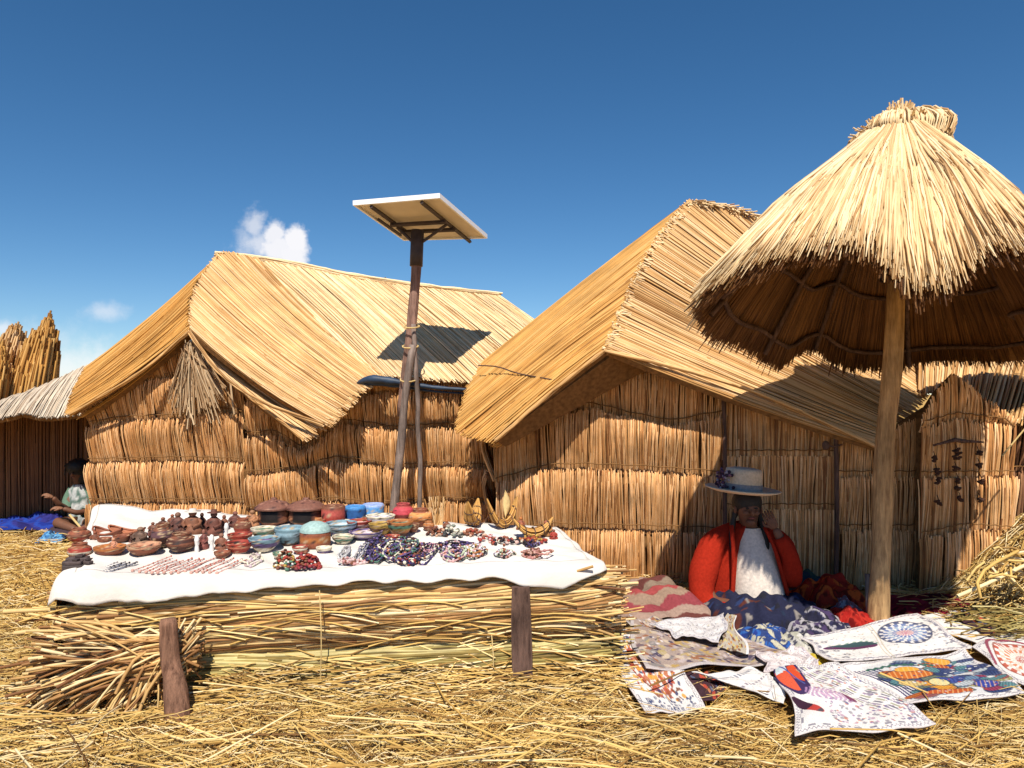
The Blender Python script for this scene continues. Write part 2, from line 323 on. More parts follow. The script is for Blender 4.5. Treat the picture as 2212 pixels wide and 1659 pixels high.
# ---------------------------------------------------------------- ground
def H(x, y):
    x = np.asarray(x, float); y = np.asarray(y, float)
    h = .018*np.sin(x*2.3+1)*np.sin(y*2.9+.4)+.012*np.sin(x*5.1+2*np.sin(y*3))*np.sin(y*6.3+1.7)+.008*np.sin(x*11+y*4)
    h = h*np.clip((9-np.abs(y-4))/4, 0, 1)
    h = h+.10*np.exp(-((x+3.9)**2/1.2+(y-5.6)**2/1.6))
    return h-.01
def axis(lo, hi, n, far): 
    c = np.linspace(lo, hi, n); e = np.array([1.5, 4, 10, 30, 90, 250, far]); return np.concatenate([lo-e[::-1], c, hi+e])
gx = axis(-8, 8, 200, 900); gy = axis(1, 12, 150, 900); XX, YY = np.meshgrid(gx, gy)
mb = MB(); mb.grid(np.stack([XX, YY, H(XX, YY)], -1)); mb.build('ground', M['soil'], kind='structure')

QUADS = [[(1308, 1374), (1470, 1400), (1512, 1545), (1390, 1556)], [(1330, 1325), (1590, 1400), (1730, 1440), (1375, 1462)], [(1296, 1290), (1440, 1300), (1600, 1372), (1380, 1400)], [(1408, 1360), (1568, 1334), (1700, 1418), (1470, 1392)], [(1505, 1462), (1640, 1450), (1735, 1505), (1708, 1548)], [(1630, 1400), (1740, 1400), (1790, 1470), (1650, 1470)],
    [(1682, 1470), (1835, 1450), (2022, 1580), (1728, 1605)], [(1795, 1462), (2085, 1416), (2225, 1505), (1925, 1542)], [(1725, 1393), (1985, 1338), (2105, 1412), (1800, 1452)], [(2098, 1412), (2200, 1372), (2420, 1470), (2255, 1528)], [(1990, 1345), (2060, 1335), (2215, 1385), (2110, 1408)], [(1480, 1260), (1860, 1260), (2100, 1335), (1500, 1410)], [(1580, 1300), (1900, 1300), (1800, 1440), (1600, 1425)]]
QW = [[G(u, v)[:2] for u, v in q] for q in QUADS]
def free(x, y):
    ok = np.ones(len(x), bool)
    for q in QW:
        q = [np.mean(q, 0)+(p_-np.mean(q, 0))*1.0 for p_ in q]; ins_ = np.ones(len(x), bool)
        for i in range(4):
            a, b = q[i], q[(i+1) % 4]; ins_ &= ((b[0]-a[0])*(y-a[1])-(b[1]-a[1])*(x-a[0])) < 0.0
        ok &= ~ins_
    return ok
def straws(mb, n, xr, yr, ln=(.12, .6), ang=.5, rr=(.0022, .0055), m=0, zf_=H, rise=.05, mask=None):
    x = RNG.uniform(*xr, n); y = RNG.uniform(*yr, n)
    if mask is not None: k = mask(x, y); x, y = x[k], y[k]; n = len(x)
    l = RNG.uniform(*ln, n); a = RNG.normal(0, ang, n)
    big = RNG.random(n) < .12; a = np.where(big, RNG.uniform(-np.pi, np.pi, n), a)
    K = 4; s = np.linspace(-.5, .5, K); bend = RNG.normal(0, .10, n)
    px = x[:, None]+np.cos(a)[:, None]*l[:, None]*s-np.sin(a)[:, None]*(bend*l)[:, None]*(s*s*4)
    py = y[:, None]+np.sin(a)[:, None]*l[:, None]*s+np.cos(a)[:, None]*(bend*l)[:, None]*(s*s*4)
    if mask is not None:
        k = mask(px[:, 0], py[:, 0]) & mask(px[:, -1], py[:, -1]) | (RNG.random(n) < .06); px, py, l, bend, r_n = px[k], py[k], l[k], bend[k], k.sum(); n = int(r_n)
    z0 = zf_(px, py); lay = RNG.random(n)**1.5*rise
    tilt = RNG.normal(0, .12, n)*l
    pz = z0+.004+lay[:, None]+np.abs(tilt)[:, None]*.4+tilt[:, None]*s*.8+(RNG.uniform(-.02, .03, n))[:, None]*(1-4*s*s)
    r = RNG.uniform(*rr, n)[:, None]*np.linspace(1, .55, K)[None]
    mb.tubes(np.stack([px, py, pz], -1), r, 3, m)
mb = MB()
straws(mb, 32000, (-3.4, 3.9), (2.55, 4.9), (.05, .38), .65, (.0011, .0036), rise=.04, mask=free)
straws(mb, 900, (-3.2, 3.4), (2.55, 4.4), (.25, .9), .5, (.0035, .0065), mask=free)
straws(mb, 9000, (-7.5, -2.3), (4.4, 9.2), (.08, .30), 1.2, (.003, .006), rise=.06)
straws(mb, 3500, (1.0, 5.2), (4.6, 6.2), (.10, .45), .8, mask=free)
mb.build('straw_litter', M['straw'], kind='stuff', label='loose golden cut reeds covering the ground', cat='straw')

# ---------------------------------------------------------------- hut A (left, with a front wing)
def roofpart(parent, name, calls, mat, label=None):
    mb = MB()
    for kw in calls: patch(mb, **kw)
    return mb.build(name, [M[mat], M['backing']], parent, label=label)
A = empty('reed_hut', P(700, 1190, 7.0)*np.array([1, 1, 0]), 'large thatched hut with a gabled wing and long pale roof behind the souvenir table', 'hut', 'thatched reed huts')
ridgeA = PL([(408, 712, 6.65), (412, 650, 6.95), (436, 596, 7.35), (482, 546, 7.9)])
eaveAR = PL([(702, 916, 6.42), (745, 868, 6.5), (790, 822, 6.6), (828, 806, 6.7)])
roofpart(A, 'wing_roof', [dict(top=np.vstack([ridgeA, PL([(560, 560, 8.0)])]), bot=eaveAR, nb=34, per=11, rr=.0066, sag=.07, over=(0, .05)),
    dict(top=PL([(412, 735, 6.8), (440, 720, 7.0)]), bot=PL([(655, 948, 6.42), (735, 885, 6.65)]), nb=8, per=11, rr=.0066, sag=.05)], 'thatch')
roofpart(A, 'wing_roof', [dict(top=ridgeA, bot=PL([(150, 892, 6.72), (158, 862, 7.0), (172, 825, 7.4), (192, 790, 7.9)]), nb=26, per=11, rr=.0066, sag=.045, over=(0, .04)),
    dict(top=PL([(408, 722, 6.75), (425, 700, 7.0)]), bot=PL([(180, 898, 6.85), (190, 880, 7.1)]), nb=5, per=11, rr=.0066, sag=.05)], 'thatch_gold', 'golden left slope of the wing roof')
# main roof
roofpart(A, 'main_roof', [dict(top=PL([(470, 552, 8.25), (600, 568, 8.3), (750, 598, 8.35), (900, 620, 8.45), (1080, 640, 8.6)]),
    bot=PL([(745, 818, 6.72), (830, 812, 6.66), (1010, 826, 6.55), (1190, 830, 6.5), (1330, 835, 6.6)]), nb=58, per=11, rr=.0066, sag=-.03, over=(-.01, .02)),
    dict(top=PL([(470, 552, 8.3), (750, 598, 8.4), (1080, 640, 8.65)]), bot=np.array([[-3.5, 10.0, 1.5], [-1.5, 10.2, 1.5], [.9, 10.4, 1.5]]), nb=20, per=4, rr=.016)], 'thatch_pale')
# rolled thatch along the edges
mb = MB()
for l, r in [([(408, 716, 6.63), (470, 800, 6.5), (560, 865, 6.42), (700, 918, 6.33)], .012), ([(408, 716, 6.63), (290, 812, 6.62), (150, 894, 6.72)], .012),
             ([(530, 850, 6.6), (600, 905, 6.45), (656, 950, 6.40)], .010)]:
    c = crv(PL(l), np.linspace(0, 1, 14))
    for _ in range(7): mb.tubes(c+RNG.normal(0, .006, 3)+RNG.normal(0, .003, c.shape), r*.7, 5)
mb.build('roof_edge', [M['thatch']], A)
# ridge bundles
mb = MB(); c = crv(PL([(470, 549, 8.2), (600, 564, 8.28), (750, 594, 8.33), (900, 617, 8.42), (1080, 637, 8.58)]), np.linspace(0, 1, 20))
for _ in range(26): mb.tubes(c+RNG.normal(0, .016, 3)+RNG.normal(0, .004, c.shape), .012, 4)
mb.build('ridge', [M['thatch_pale']], A)
# walls
us = [195, 290, 410, 470, 560, 640, 700, 780, 1100]; vs = [872, 822, 735, 770, 850, 905, 900, 825, 825]
a0, a1, a2, a3 = P(198, 0, 6.98), P(535, 0, 6.88), P(835, 0, 6.85), P(1090, 0, 6.75)
mb = MB()
bands(mb, a0, a1, [zf([1087]*2, [0, 2000], 198, 535, 6.98, 6.88), zf([1001, 996, 1000], [200, 400, 535], 198, 535, 6.98, 6.88), zf([922, 910, 905, 890, 900], [200, 270, 400, 480, 535], 198, 535, 6.98, 6.88), zf([835, 815, 815], [200, 400, 535], 198, 535, 6.98, 6.88), zf([740]*2, [0, 2000], 198, 535, 6.98, 6.88)],
      zf(vs, us, 198, 535, 6.98, 6.88))
b0 = P(535, 0, 6.82)
bands(mb, b0, a2, [zf([1105, 1095, 1083, 1097], [535, 640, 715, 835], 535, 835, 6.82, 6.85), zf([1028, 1018, 996, 1008], [535, 640, 725, 835], 535, 835, 6.82, 6.85), zf([945, 940, 975, 915, 928], [535, 600, 655, 745, 835], 535, 835, 6.82, 6.85), zf([865, 860, 850], [535, 740, 835], 535, 835, 6.82, 6.85), zf([740]*2, [0, 2000], 535, 835, 6.82, 6.85)],
      zf(vs, us, 535, 835, 6.82, 6.85))
bands(mb, a2, a3, [zf([1093, 1083, 1090], [835, 960, 1090], 835, 1090, 6.85, 6.75), zf([1015, 1008, 1015], [835, 960, 1090], 835, 1090, 6.85, 6.75), zf([932, 925, 932], [835, 960, 1090], 835, 1090, 6.85, 6.75), zf([848]*2, [0, 2000], 835, 1090, 6.85, 6.75), zf([740]*2, [0, 2000], 835, 1090, 6.85, 6.75)],
      zf(vs, us, 835, 1090, 6.85, 6.75))
mb.build('front_wall', [M['wall'], M['backing']], A)
mb = MB(); k = lambda h: (lambda s: np.full_like(np.asarray(s, float), h))
bands(mb, (a0[0]-.02, 9.6), (a0[0]-.02, 7.3), [k(.45), k(.85), k(1.3)], k(1.28), sp=.012, rr=.009)
mb.build('side_wall', [M['wall'], M['backing']], A)
# tuft hanging in the gable
mb = MB(); n = 150; top = P(418, 745, 6.72)
e = PL([(RNG.uniform(372, 482), 0, 0) for _ in range(1)]) 
ux = RNG.uniform(368, 486, n)+RNG.normal(0, 8, n); vy = 880-.0045*(ux-425)**2+RNG.normal(0, 19, n); pp = []
for i in range(n):
    t0 = top+np.array([RNG.normal(0, .03), RNG.normal(0, .04), RNG.normal(0, .02)]); e1 = P(ux[i], vy[i], 6.70+RNG.uniform(-.05, .04)); mid = (t0+e1)/2+np.array([0, -.03, .02])
    pp.append(crv([t0, mid, e1], np.linspace(0, 1, 5)))
mb.tubes(np.array(pp), RNG.uniform(.004, .008, n)[:, None]*np.ones((1, 5)), 4)
mb.tubes(crv(PL([(497, 810, 6.68), (500, 850, 6.66), (506, 895, 6.66)]), np.linspace(0, 1, 4)), .01, 5); mb.tubes(crv(PL([(406, 880, 6.66), (414, 900, 6.66), (419, 918, 6.66)]), np.linspace(0, 1, 4)), .008, 5)
mb.build('gable_tuft', [reed('dry_grey_reed', [(0, (.20, .11, .055)), (.5, (.44, .28, .15)), (1, (.68, .52, .34))])], A)

# blue tarpaulin rolled under the main eave
mb = MB(); c = crv(PL([(772, 828, 6.58), (800, 819, 6.52), (850, 824, 6.50), (930, 836, 6.52), (1012, 842, 6.54)]), np.linspace(0, 1, 24))
r = np.interp(np.linspace(0, 1, 24), [0, .1, .25, .5, 1], [.012, .034, .038, .022, .014])*(1+.12*np.sin(np.arange(24)*1.9)); mb.tubes(c, r[None], 10, caps=True)
mb.tubes(c+np.array([0, .03, -.035]), r[None]*.6, 8, caps=True)
mb.build('tarpaulin_roll', M['tarp'], base=c[0], label='dark blue tarpaulin rolled up under the eave behind the solar panel pole', cat='tarpaulin')

# ---------------------------------------------------------------- hut B (middle)
B = empty('reed_hut', P(1400, 0, 5.9)*np.array([1, 1, 0]), 'thatched hut with a steep peaked roof in the middle, behind the seated woman', 'hut', 'thatched reed huts')
ridB = PL([(1308, 756, 5.55), (1345, 665, 5.95), (1392, 560, 6.4), (1440, 490, 6.75), (1490, 436, 7.1)])
roofpart(B, 'left_slope', [dict(top=ridB, bot=PL([(1072, 952, 5.65), (1000, 928, 5.85), (1010, 865, 6.25), (1032, 793, 6.8)]), nb=30, per=11, rr=.0066, sag=-.02, over=(0, .04), smooth=True),
    dict(top=PL([(1312, 764, 5.62), (1400, 788, 5.85)]), bot=PL([(1062, 945, 5.68), (1085, 960, 5.75)]), nb=6, per=9, rr=.007)], 'thatch_gold')
roofpart(B, 'right_slope', [dict(top=np.vstack([ridB, PL([(1560, 447, 7.3), (1680, 485, 7.5), (1900, 520, 7.8)])]), bot=PL([(1905, 968, 5.5), (1945, 905, 5.9), (1985, 850, 6.3), (2010, 810, 6.8), (2100, 800, 7.4)]), nb=50, per=11, rr=.0068, sag=.03, over=(0, .03))], 'thatch')
mb = MB()
for l in [[(1306, 757, 5.53), (1450, 790, 5.53), (1640, 850, 5.52), (1906, 970, 5.48)], [(1308, 757, 5.53), (1190, 850, 5.58), (1070, 953, 5.63)]]:
    c = crv(PL(l), np.linspace(0, 1, 14))
    for _ in range(6): mb.tubes(c+RNG.normal(0, .005, 3)+RNG.normal(0, .003, c.shape), .009, 5)
mb.build('roof_edge', [M['thatch']], B)
mb = MB()           # frayed comb of the ridge and the tops of the overlapping mats along the hip
pts = crv(ridB, RNG.uniform(0, 1, 260)); 
dirs = np.stack([RNG.uniform(-.03, .09, 260), RNG.normal(0, .015, 260), RNG.uniform(-.03, .008, 260)], 1)
mb.tubes(np.stack([pts-dirs*.4, pts+dirs*.3+[0, 0, .006], pts+dirs], 1), .0055, 4)
pts = crv(PL([(1488, 436, 7.1), (1560, 447, 7.3), (1680, 485, 7.5)]), RNG.uniform(0, 1, 300)); dirs = np.stack([RNG.uniform(-.08, .14, 300), RNG.uniform(-.12, .02, 300), RNG.uniform(-.07, .01, 300)], 1)
mb.tubes(np.stack([pts-dirs*.3, pts+dirs*.3+[0, 0, .01], pts+dirs], 1), .006, 4)
mb.build('ridge', [M['thatch_pale']], B)
mb = MB(); mb.tubes(crv(PL([(1034, 797, 6.5), (1075, 800, 6.25), (1120, 815, 6.0), (1200, 830, 5.7)]), np.linspace(0, 1, 9))+[0, -.04, .03], .006, 5)
mb.build('roof_cord', M['wood_dark'], B)
usB = [1060, 1200, 1310, 1395, 1640, 1905, 2000, 2200]; vsB = [925, 850, 785, 765, 832, 945, 955, 960]
w0, w1, w2, w3 = P(1072, 0, 6.1), P(1558, 0, 5.85), P(1800, 0, 5.75), P(2060, 0, 5.65)
mb = MB(); fB = lambda v, u=None: zf(v, u or [0, 3000], 1072, 1558, 6.1, 5.85)
bands(mb, w0, w1, [fB([1165, 1140, 1142, 1150], [1072, 1180, 1300, 1558]), fB([1045, 1015, 1012, 1018, 1030], [1072, 1180, 1250, 1400, 1558]), fB([935, 895, 882, 905, 920, 900], [1072, 1200, 1280, 1370, 1450, 1558]), fB([800, 800]), fB([700, 700])],
      zf(vsB, usB, 1072, 1558, 6.1, 5.85), out=.105)
mb.build('front_wall', [M['wall'], M['backing']], B)
mb = MB(); bands(mb, w1, w2, [zf([1100]*2, [0, 3000], 1558, 1800, 5.85, 5.75), zf([985]*2, [0, 3000], 1558, 1800, 5.85, 5.75), zf([700]*2, [0, 3000], 1558, 1800, 5.85, 5.75)], zf(vsB, usB, 1558, 1800, 5.85, 5.75), out=.02, rr=.009, fr=.01)
d = mb.build('door', [M['wall'], M['backing']], B, label='flat reed door panel between two upright sticks')
mb = MB(); mb.ball(P(1784, 962, 5.65), (.03, .02, .035), col=(.03, .02, .02)); mb.tubes(crv(PL([(1784, 962, 5.64), (1800, 965, 5.64), (1820, 960, 5.64)]), [0, .5, 1]), .008, 5)
mb.build('latch', M['wood_dark'], B)
mb = MB()
mb.tubes(crv(PL([(1564, 865, 5.76), (1566, 1000, 5.75), (1566, 1262, 5.76)]), np.linspace(0, 1, 6)), .017, 8)
mb.build('door_post', M['wood_dark'], B)
mb = MB(); mb.tubes(crv(PL([(1806, 930, 5.66), (1808, 1100, 5.65), (1806, 1275, 5.66)]), np.linspace(0, 1, 6)), .018, 8); mb.build('door_post', M['wood_dark'], B)
mb = MB(); bands(mb, w2, w3, [zf([1145]*2, [0, 3000], 1800, 2060, 5.75, 5.65), zf([1030]*2, [0, 3000], 1800, 2060, 5.75, 5.65), zf([905]*2, [0, 3000], 1800, 2060, 5.75, 5.65)], zf([905, 940, 905, 880, 870], [1800, 1905, 1960, 2000, 2060], 1800, 2060, 5.75, 5.65), out=.05)
mb.build('front_wall', [M['wall'], M['backing']], B)
mb = MB(); bands(mb, (w0[0], 8.6), (w0[0], 6.15), [k(.4), k(.8), k(1.2)], k(1.15), sp=.02, rr=.013)
mb.build('side_wall', [M['wall'], M['backing']], B)

# ---------------------------------------------------------------- hut D (right, under the parasol's shade)
D = empty('reed_hut', P(2120, 0, 5.5)*np.array([1, 1, 0]), 'hut at the right edge, its pointed reed wall hung with dark seed pods', 'hut', 'thatched reed huts')
mb = MB(); d0 = P(1985, 0, 5.5); d1 = P(2185, 0, 5.4); zz = lambda v, u: zf(v, u, 1985, 2185, 5.5, 5.4)
bands(mb, d0, d1, [zz([1162, 1142, 1150], [1985, 2080, 2185]), zz([1032, 1030], [1985, 2185]), zz([925, 905, 920], [1985, 2060, 2185]), zz([700]*2, [1985, 2185])], zz([905, 850, 806, 850, 905], [1985, 2020, 2062, 2110, 2185]), sp=.009, rr=.0085, out=.045)
mb.build('gable_wall', [M['wall'], M['backing']], D)
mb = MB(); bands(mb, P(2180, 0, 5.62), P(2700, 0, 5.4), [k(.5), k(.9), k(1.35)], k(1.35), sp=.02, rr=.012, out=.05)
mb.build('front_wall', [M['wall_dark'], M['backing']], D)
roofpart(D, 'roof', [dict(top=PL([(1980, 640, 7.6), (2300, 640, 7.4), (2700, 640, 7.2)]), bot=PL([(1985, 840, 6.3), (2100, 862, 5.8), (2200, 905, 5.45), (2700, 900, 5.0)]), nb=52, per=5, rr=.012, sag=-.03, over=(0, .05))], 'thatch')
# decorations
mb = MB(); mb.tubes(crv(PL([(2016, 962, 5.36), (2045, 955, 5.34), (2062, 950, 5.33), (2080, 953, 5.33), (2125, 955, 5.32)]), np.linspace(0, 1, 8)), np.array([.008, .009, .012, .016, .016, .011, .009, .006])[None], 6, caps=True)
mb.build('hanging_branch', M['wood_dark'], base=P(2062, 952, 5.33), label='dark crooked stick tied across the pointed reed wall above the pods', cat='stick')
GP = 'seed pods hung on the pointed reed wall'
k2 = 0
for col, lst in {'left': [(2020, 990), (2024, 1018), (2026, 1042), (2028, 1085)], 'middle': [(2068, 975), (2066, 990), (2066, 1013), (2070, 1038), (2068, 1056), (2075, 1078)], 'right': [(2114, 978), (2116, 1005), (2120, 1038), (2118, 1080)]}.items():
    nm = {'left': ['top', 'second', 'third', 'lowest'], 'middle': ['top', 'second', 'third', 'fourth', 'fifth', 'lowest'], 'right': ['top', 'second', 'third', 'lowest']}[col]
    for i, (u, v) in enumerate(lst):
        mb = MB(); c = P(u, v, 5.33); n = 7
        for j in range(n):
            aa = RNG.uniform(-.5, .5); mb.ball(c+np.array([RNG.normal(0, .010), RNG.normal(0, .005)-.005, RNG.normal(0, .010)]), (.018, .010, .010), 7, 5, rot=[[math.cos(aa), 0, math.sin(aa)], [0, 1, 0], [-math.sin(aa), 0, math.cos(aa)]])
        mb.tubes(np.array([c+[0, .02, .05], c+[0, 0, .02], c]), .003, 4)
        mb.build('seed_pod', M['dark_bit'], base=c, label=f'{nm[i]} dark seed pod in the {col} string on the pointed reed wall', cat='ornament', group=GP)

# ---------------------------------------------------------------- hut C (far left) and standing bundles
Cc = empty('reed_hut', P(20, 0, 8.3)*np.array([1, 1, 0]), 'dark low hut with a pale drooping roof at the far left edge, behind the child', 'hut', 'thatched reed huts')
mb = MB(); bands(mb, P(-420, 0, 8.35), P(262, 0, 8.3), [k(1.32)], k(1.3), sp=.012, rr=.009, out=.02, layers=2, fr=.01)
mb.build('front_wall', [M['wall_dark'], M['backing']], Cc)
roofpart(Cc, 'roof', [dict(top=PL([(-420, 950, 9.2), (-100, 895, 9.2), (0, 868, 9.2), (110, 826, 9.2), (270, 750, 9.2)]), bot=PL([(-420, 975, 7.4), (0, 905, 7.4), (45, 893, 7.4), (100, 903, 7.4), (200, 893, 7.4)]), nb=60, per=8, rr=.008, sag=-.04, over=(0, .02))], 'thatch_grey')
def bundle(u0, v0, u1, v1, d, r, mat, label):
    mb = MB(); a = P(u0, v0, d); b = P(u1, v1, d); n = 800; a[2] = 0
    th = RNG.uniform(0, 2*np.pi, n); q = np.sqrt(RNG.uniform(0, 1, n)); e = np.clip(1.0-.42*q**1.5*RNG.uniform(.3, 1.1, n)-.05*RNG.random(n), .4, 1); K = 6; s = np.linspace(0, 1, K); pp = []
    for i in range(n):
        t = s*e[i]; rad = 1.15*r*np.interp(t, [0, .3, .6, .85, 1], [.8, 1.0, .95, .7, .35])*q[i]
        bow = np.array([.10, 0, 0])*(4*t*(1-t))[:, None]
        p = a+(b-a)*t[:, None]-bow; p[:, 0] += np.cos(th[i])*rad; p[:, 1] += np.sin(th[i])*rad; pp.append(p+RNG.normal(0, .01, (K, 3)))
    mb.tubes(np.array(pp), .014, 4, 0)
    o = mb.build('reed_bundle', [M[mat]], base=a, label=label, cat='reed bundle', group='tall bundles standing behind the far left hut')
    for t in (.55,):
        mb = MB(); c = a+(b-a)*t-np.array([.10, 0, 0])*4*t*(1-t); rr = r*np.interp(t, [0, .3, .6, .85, 1], [.8, 1.0, .85, .45, .08])+.015; an = np.linspace(0, 2*np.pi, 17)
        mb.tubes(np.stack([c[0]+rr*np.cos(an), c[1]+rr*np.sin(an), c[2]+.02*np.cos(an)], 1), .012, 5); mb.build('binding', M['rope'], o)
bundle(-30, 1100, 40, 692, 10.6, .42, 'thatch', 'pale golden standing reed bundle at the left edge above the low roof')
bundle(55, 1100, 108, 672, 10.4, .28, 'thatch_gold', 'taller reddish pointed reed bundle standing right of the pale one')
bundle(-50, 1100, 8, 735, 10.0, .22, 'thatch_gold', 'shortest standing reed bundle, cut by the left edge')

# ---------------------------------------------------------------- solar panel on its pole
S = empty('solar_panel', P(835, 1224, 6.4), 'solar panel seen from below on a crooked lashed wooden pole between the two big huts', 'solar panel')
cn = PL([(762, 442, 5.95), (950, 426, 5.85), (1053, 514, 6.75), (872, 519, 6.85)])
nrm = unit(np.cross(cn[1]-cn[0], cn[3]-cn[0])); nrm = nrm if nrm[2] > 0 else -nrm
def slab(mb, q, th, off=0): q = np.asarray(q)+nrm*off; v = np.vstack([q, q+nrm*th]); mb.add(v, [[0,3,2,1],[4,5,6,7],[0,1,5,4],[1,2,6,5],[2,3,7,6],[3,0,4,7]])
cc = cn.mean(0); ins = lambda f: cc+(cn-cc)*f
mb = MB(); slab(mb, ins(.965), .012, .012); mb.build('backsheet', M['backsheet'], S, smooth=False)
mb = MB(); slab(mb, ins(.965), .004, .027); mb.build('glass', M['cell'], S, smooth=False)
mb = MB()
for i in range(4):
    a, b, ai, bi_ = cn[i], cn[(i+1) % 4], ins(.955)[i], ins(.955)[(i+1) % 4]; slab(mb, [a, b, bi_, ai], .04, -.005)
mb.build('frame', M['alu'], S, smooth=False)
bl = lambda s, t: (cn[0]*(1-s)+cn[1]*s)*(1-t)+(cn[3]*(1-s)+cn[2]*s)*t
mb = MB()
for s in (.2, .78):
    mb.tubes(np.array([bl(s, .02)-nrm*.02, bl(s, 1.03)-nrm*.02]), .018, 4, caps=True)
for t in (.42, .62): mb.tubes(np.array([bl(.17, t)-nrm*.045, bl(.82, t)-nrm*.045]), .018, 4, caps=True)
mb.tubes(np.array([bl(.1, .3)-nrm*.03, bl(.1, .75)-nrm*.03]), .014, 4, caps=True)
mb.build('mounting_rail', M['steel'], S, smooth=False)
mb = MB(); mb.tubes(np.array([P(902, 497, 6.4), P(900, 545, 6.4), P(899, 575, 6.4)]), .056, 14, caps=True)
mb.tubes(np.array([P(902, 530, 6.4), bl(.78, .5)-nrm*.04]), .014, 6); mb.tubes(np.array([P(900, 530, 6.4), bl(.2, .5)-nrm*.04]), .014, 6)
mb.build('mounting_sleeve', M['steel'], S)
mb = MB(); mb.tubes(crv(PL([(901, 540, 6.4), (898, 600, 6.4), (890, 690, 6.4), (883, 760, 6.4), (874, 830, 6.42), (868, 900, 6.44)]), np.linspace(0, 1, 14)), (.043*(1+.05*np.sin(np.arange(14)*1.7)))[None], 12, caps=True)
mb.build('upper_pole', M['wood_red'], S)
mb = MB(); mb.tubes(crv(PL([(892, 745, 6.33), (876, 850, 6.33), (866, 960, 6.35), (852, 1090, 6.38), (838, 1240, 6.4)]), np.linspace(0, 1, 16)), (np.linspace(.030, .042, 16)*(1+.05*np.sin(np.arange(16)*1.3)))[None], 12, caps=True)
mb.build('lower_pole', M['wood'], S)
mb = MB(); mb.tubes(crv(PL([(893, 700, 6.36), (898, 800, 6.36), (903, 870, 6.38), (902, 920, 6.4), (908, 1000, 6.4), (906, 1100, 6.42), (905, 1228, 6.45)]), np.linspace(0, 1, 16)), .021, 8, caps=True)
mb.build('brace', M['wood'], S)
mb = MB()
for vv in (705, 748, 820):
    mb = MB()
    an = np.linspace(0, 2*np.pi, 13); c = P(np.interp(vv, [705, 820], [889, 882]), vv, 6.38); mb.tubes(np.stack([c[0]+.068*np.cos(an), c[1]+.075*np.sin(an), c[2]+.02*np.sin(an)], 1), .007, 5); mb.build('lashing', M['rope'], S)

# ---------------------------------------------------------------- thatched parasol
pc = P(1943, 0, 4.8); pc = np.array([pc[0], 4.8])
U = empty('thatched_parasol', G(1897, 1352), 'round thatched parasol with a ragged drooping rim on one wooden pole at the right', 'parasol')
rim = PL([(1960, 656, 3.50), (1925, 612, 3.52), (1885, 572, 3.56), (1845, 558, 3.60), (1765, 570, 3.70), (1690, 588, 3.84), (1600, 612, 4.05), (1535, 632, 4.2), (1492, 644, 4.40), (1530, 690, 4.65), (1600, 735, 5.05), (1680, 768, 5.4), (1762, 744, 5.7), (1830, 775, 5.95), (1930, 790, 6.0), (2060, 775, 5.95), (2190, 768, 5.9), (2290, 745, 5.6), (1990, 662, 3.46), (2040, 660, 3.43), (2085, 648, 3.42), (2112, 610, 3.41), (2140, 588, 3.40)])
rim = np.vstack([rim, np.array([[pc[0]+.0, 3.42, 2.05], [pc[0]+.25, 3.55, 1.93], [pc[0]+.5, 3.8, 1.95], [pc[0]+.72, 4.2, 2.02], [pc[0]+.82, 4.6, 1.98], [pc[0]+.88, 4.95, 1.95]])])
ra = np.arctan2(rim[:, 1]-pc[1], rim[:, 0]-pc[0]); o = np.argsort(ra); ra = ra[o]; rr_ = np.hypot(rim[o, 0]-pc[0], rim[o, 1]-pc[1]); rz_ = rim[o, 2]
ra3 = np.concatenate([ra-2*np.pi, ra, ra+2*np.pi]); rr3 = np.tile(rr_, 3); rz3 = np.tile(rz_, 3)
def rimf(th):
    th = (np.asarray(th)+np.pi) % (2*np.pi)-np.pi
    R = sum(np.interp(th+d, ra3, rr3) for d in (-.05, 0, .05))/3; Z = sum(np.interp(th+d, ra3, rz3) for d in (-.02, 0, .02))/3; return R, Z
ztop = 3.22
def cone(th, t, lift=0.0):
    R, Z = rimf(th); r0 = .12; r = r0+(R-r0)*t
    Z = Z+.085*np.clip((-np.sin(th)-.35)/.35, 0, 1)
    z = ztop+(Z-ztop)*t+.085*np.sin(np.pi*np.clip(t, 0, 1))*np.clip(t*1.6, 0, 1)+.03*np.sin(th*7+1)*t*t
    z = z - .10*np.clip(t-.9, 0, 1)
    return np.stack([pc[0]+r*np.cos(th), pc[1]+r*np.sin(th), z+lift], -1)
def cone_layer(mb, n, t0, t1, lift, rr, m=0, K=7, ej=.04, sj=.03, nbun=90, fray=0.0):
    th = RNG.uniform(-np.pi, np.pi, n); bun = np.round(th/(2*np.pi)*nbun)/nbun*2*np.pi; th = bun+(th-bun)*.85
    ph = np.abs(th-bun)/(np.pi/nbun); h = lift+.03*(1-ph**2)*RNG.uniform(.5, 1.1, n)
    a = t0+RNG.normal(0, sj, n); b = t1+RNG.normal(0, ej, n); s = np.linspace(0, 1, K)
    T = np.clip(a, 0.0, 2)[:, None]+(b-a)[:, None]*s; TH = th[:, None]+RNG.normal(0, .02, n)[:, None]*s+RNG.normal(0, .004, (n, K))
    p = cone(TH, T); p[:, :, 2] += h[:, None]*(1-.2*s); p[:, :, 2] += RNG.normal(0, fray, n)[:, None]*s**3
    mb.tubes(p, rr*RNG.uniform(.6, 1.3, n)[:, None]*np.interp(s, [0, .8, 1], [.9, 1.05, .35]), 4, m, caps=True)
mb = MB()
th = np.linspace(-np.pi, np.pi, 97)[:-1]; tt = np.linspace(0, .97, 14)
g = np.stack([cone(th, np.full_like(th, t)) for t in tt]); mb.grid(g-[0, 0, .01], m=1, closed=True); g2 = g-[0, 0, .075]; mb.grid(g2, m=1, closed=True)
cone_layer(mb, 3400, .30, .985, .0, .0075, ej=.022, nbun=110, fray=.02)
cone_layer(mb, 2800, .02, .98, .022, .0075, ej=.03, nbun=95, fray=.02)
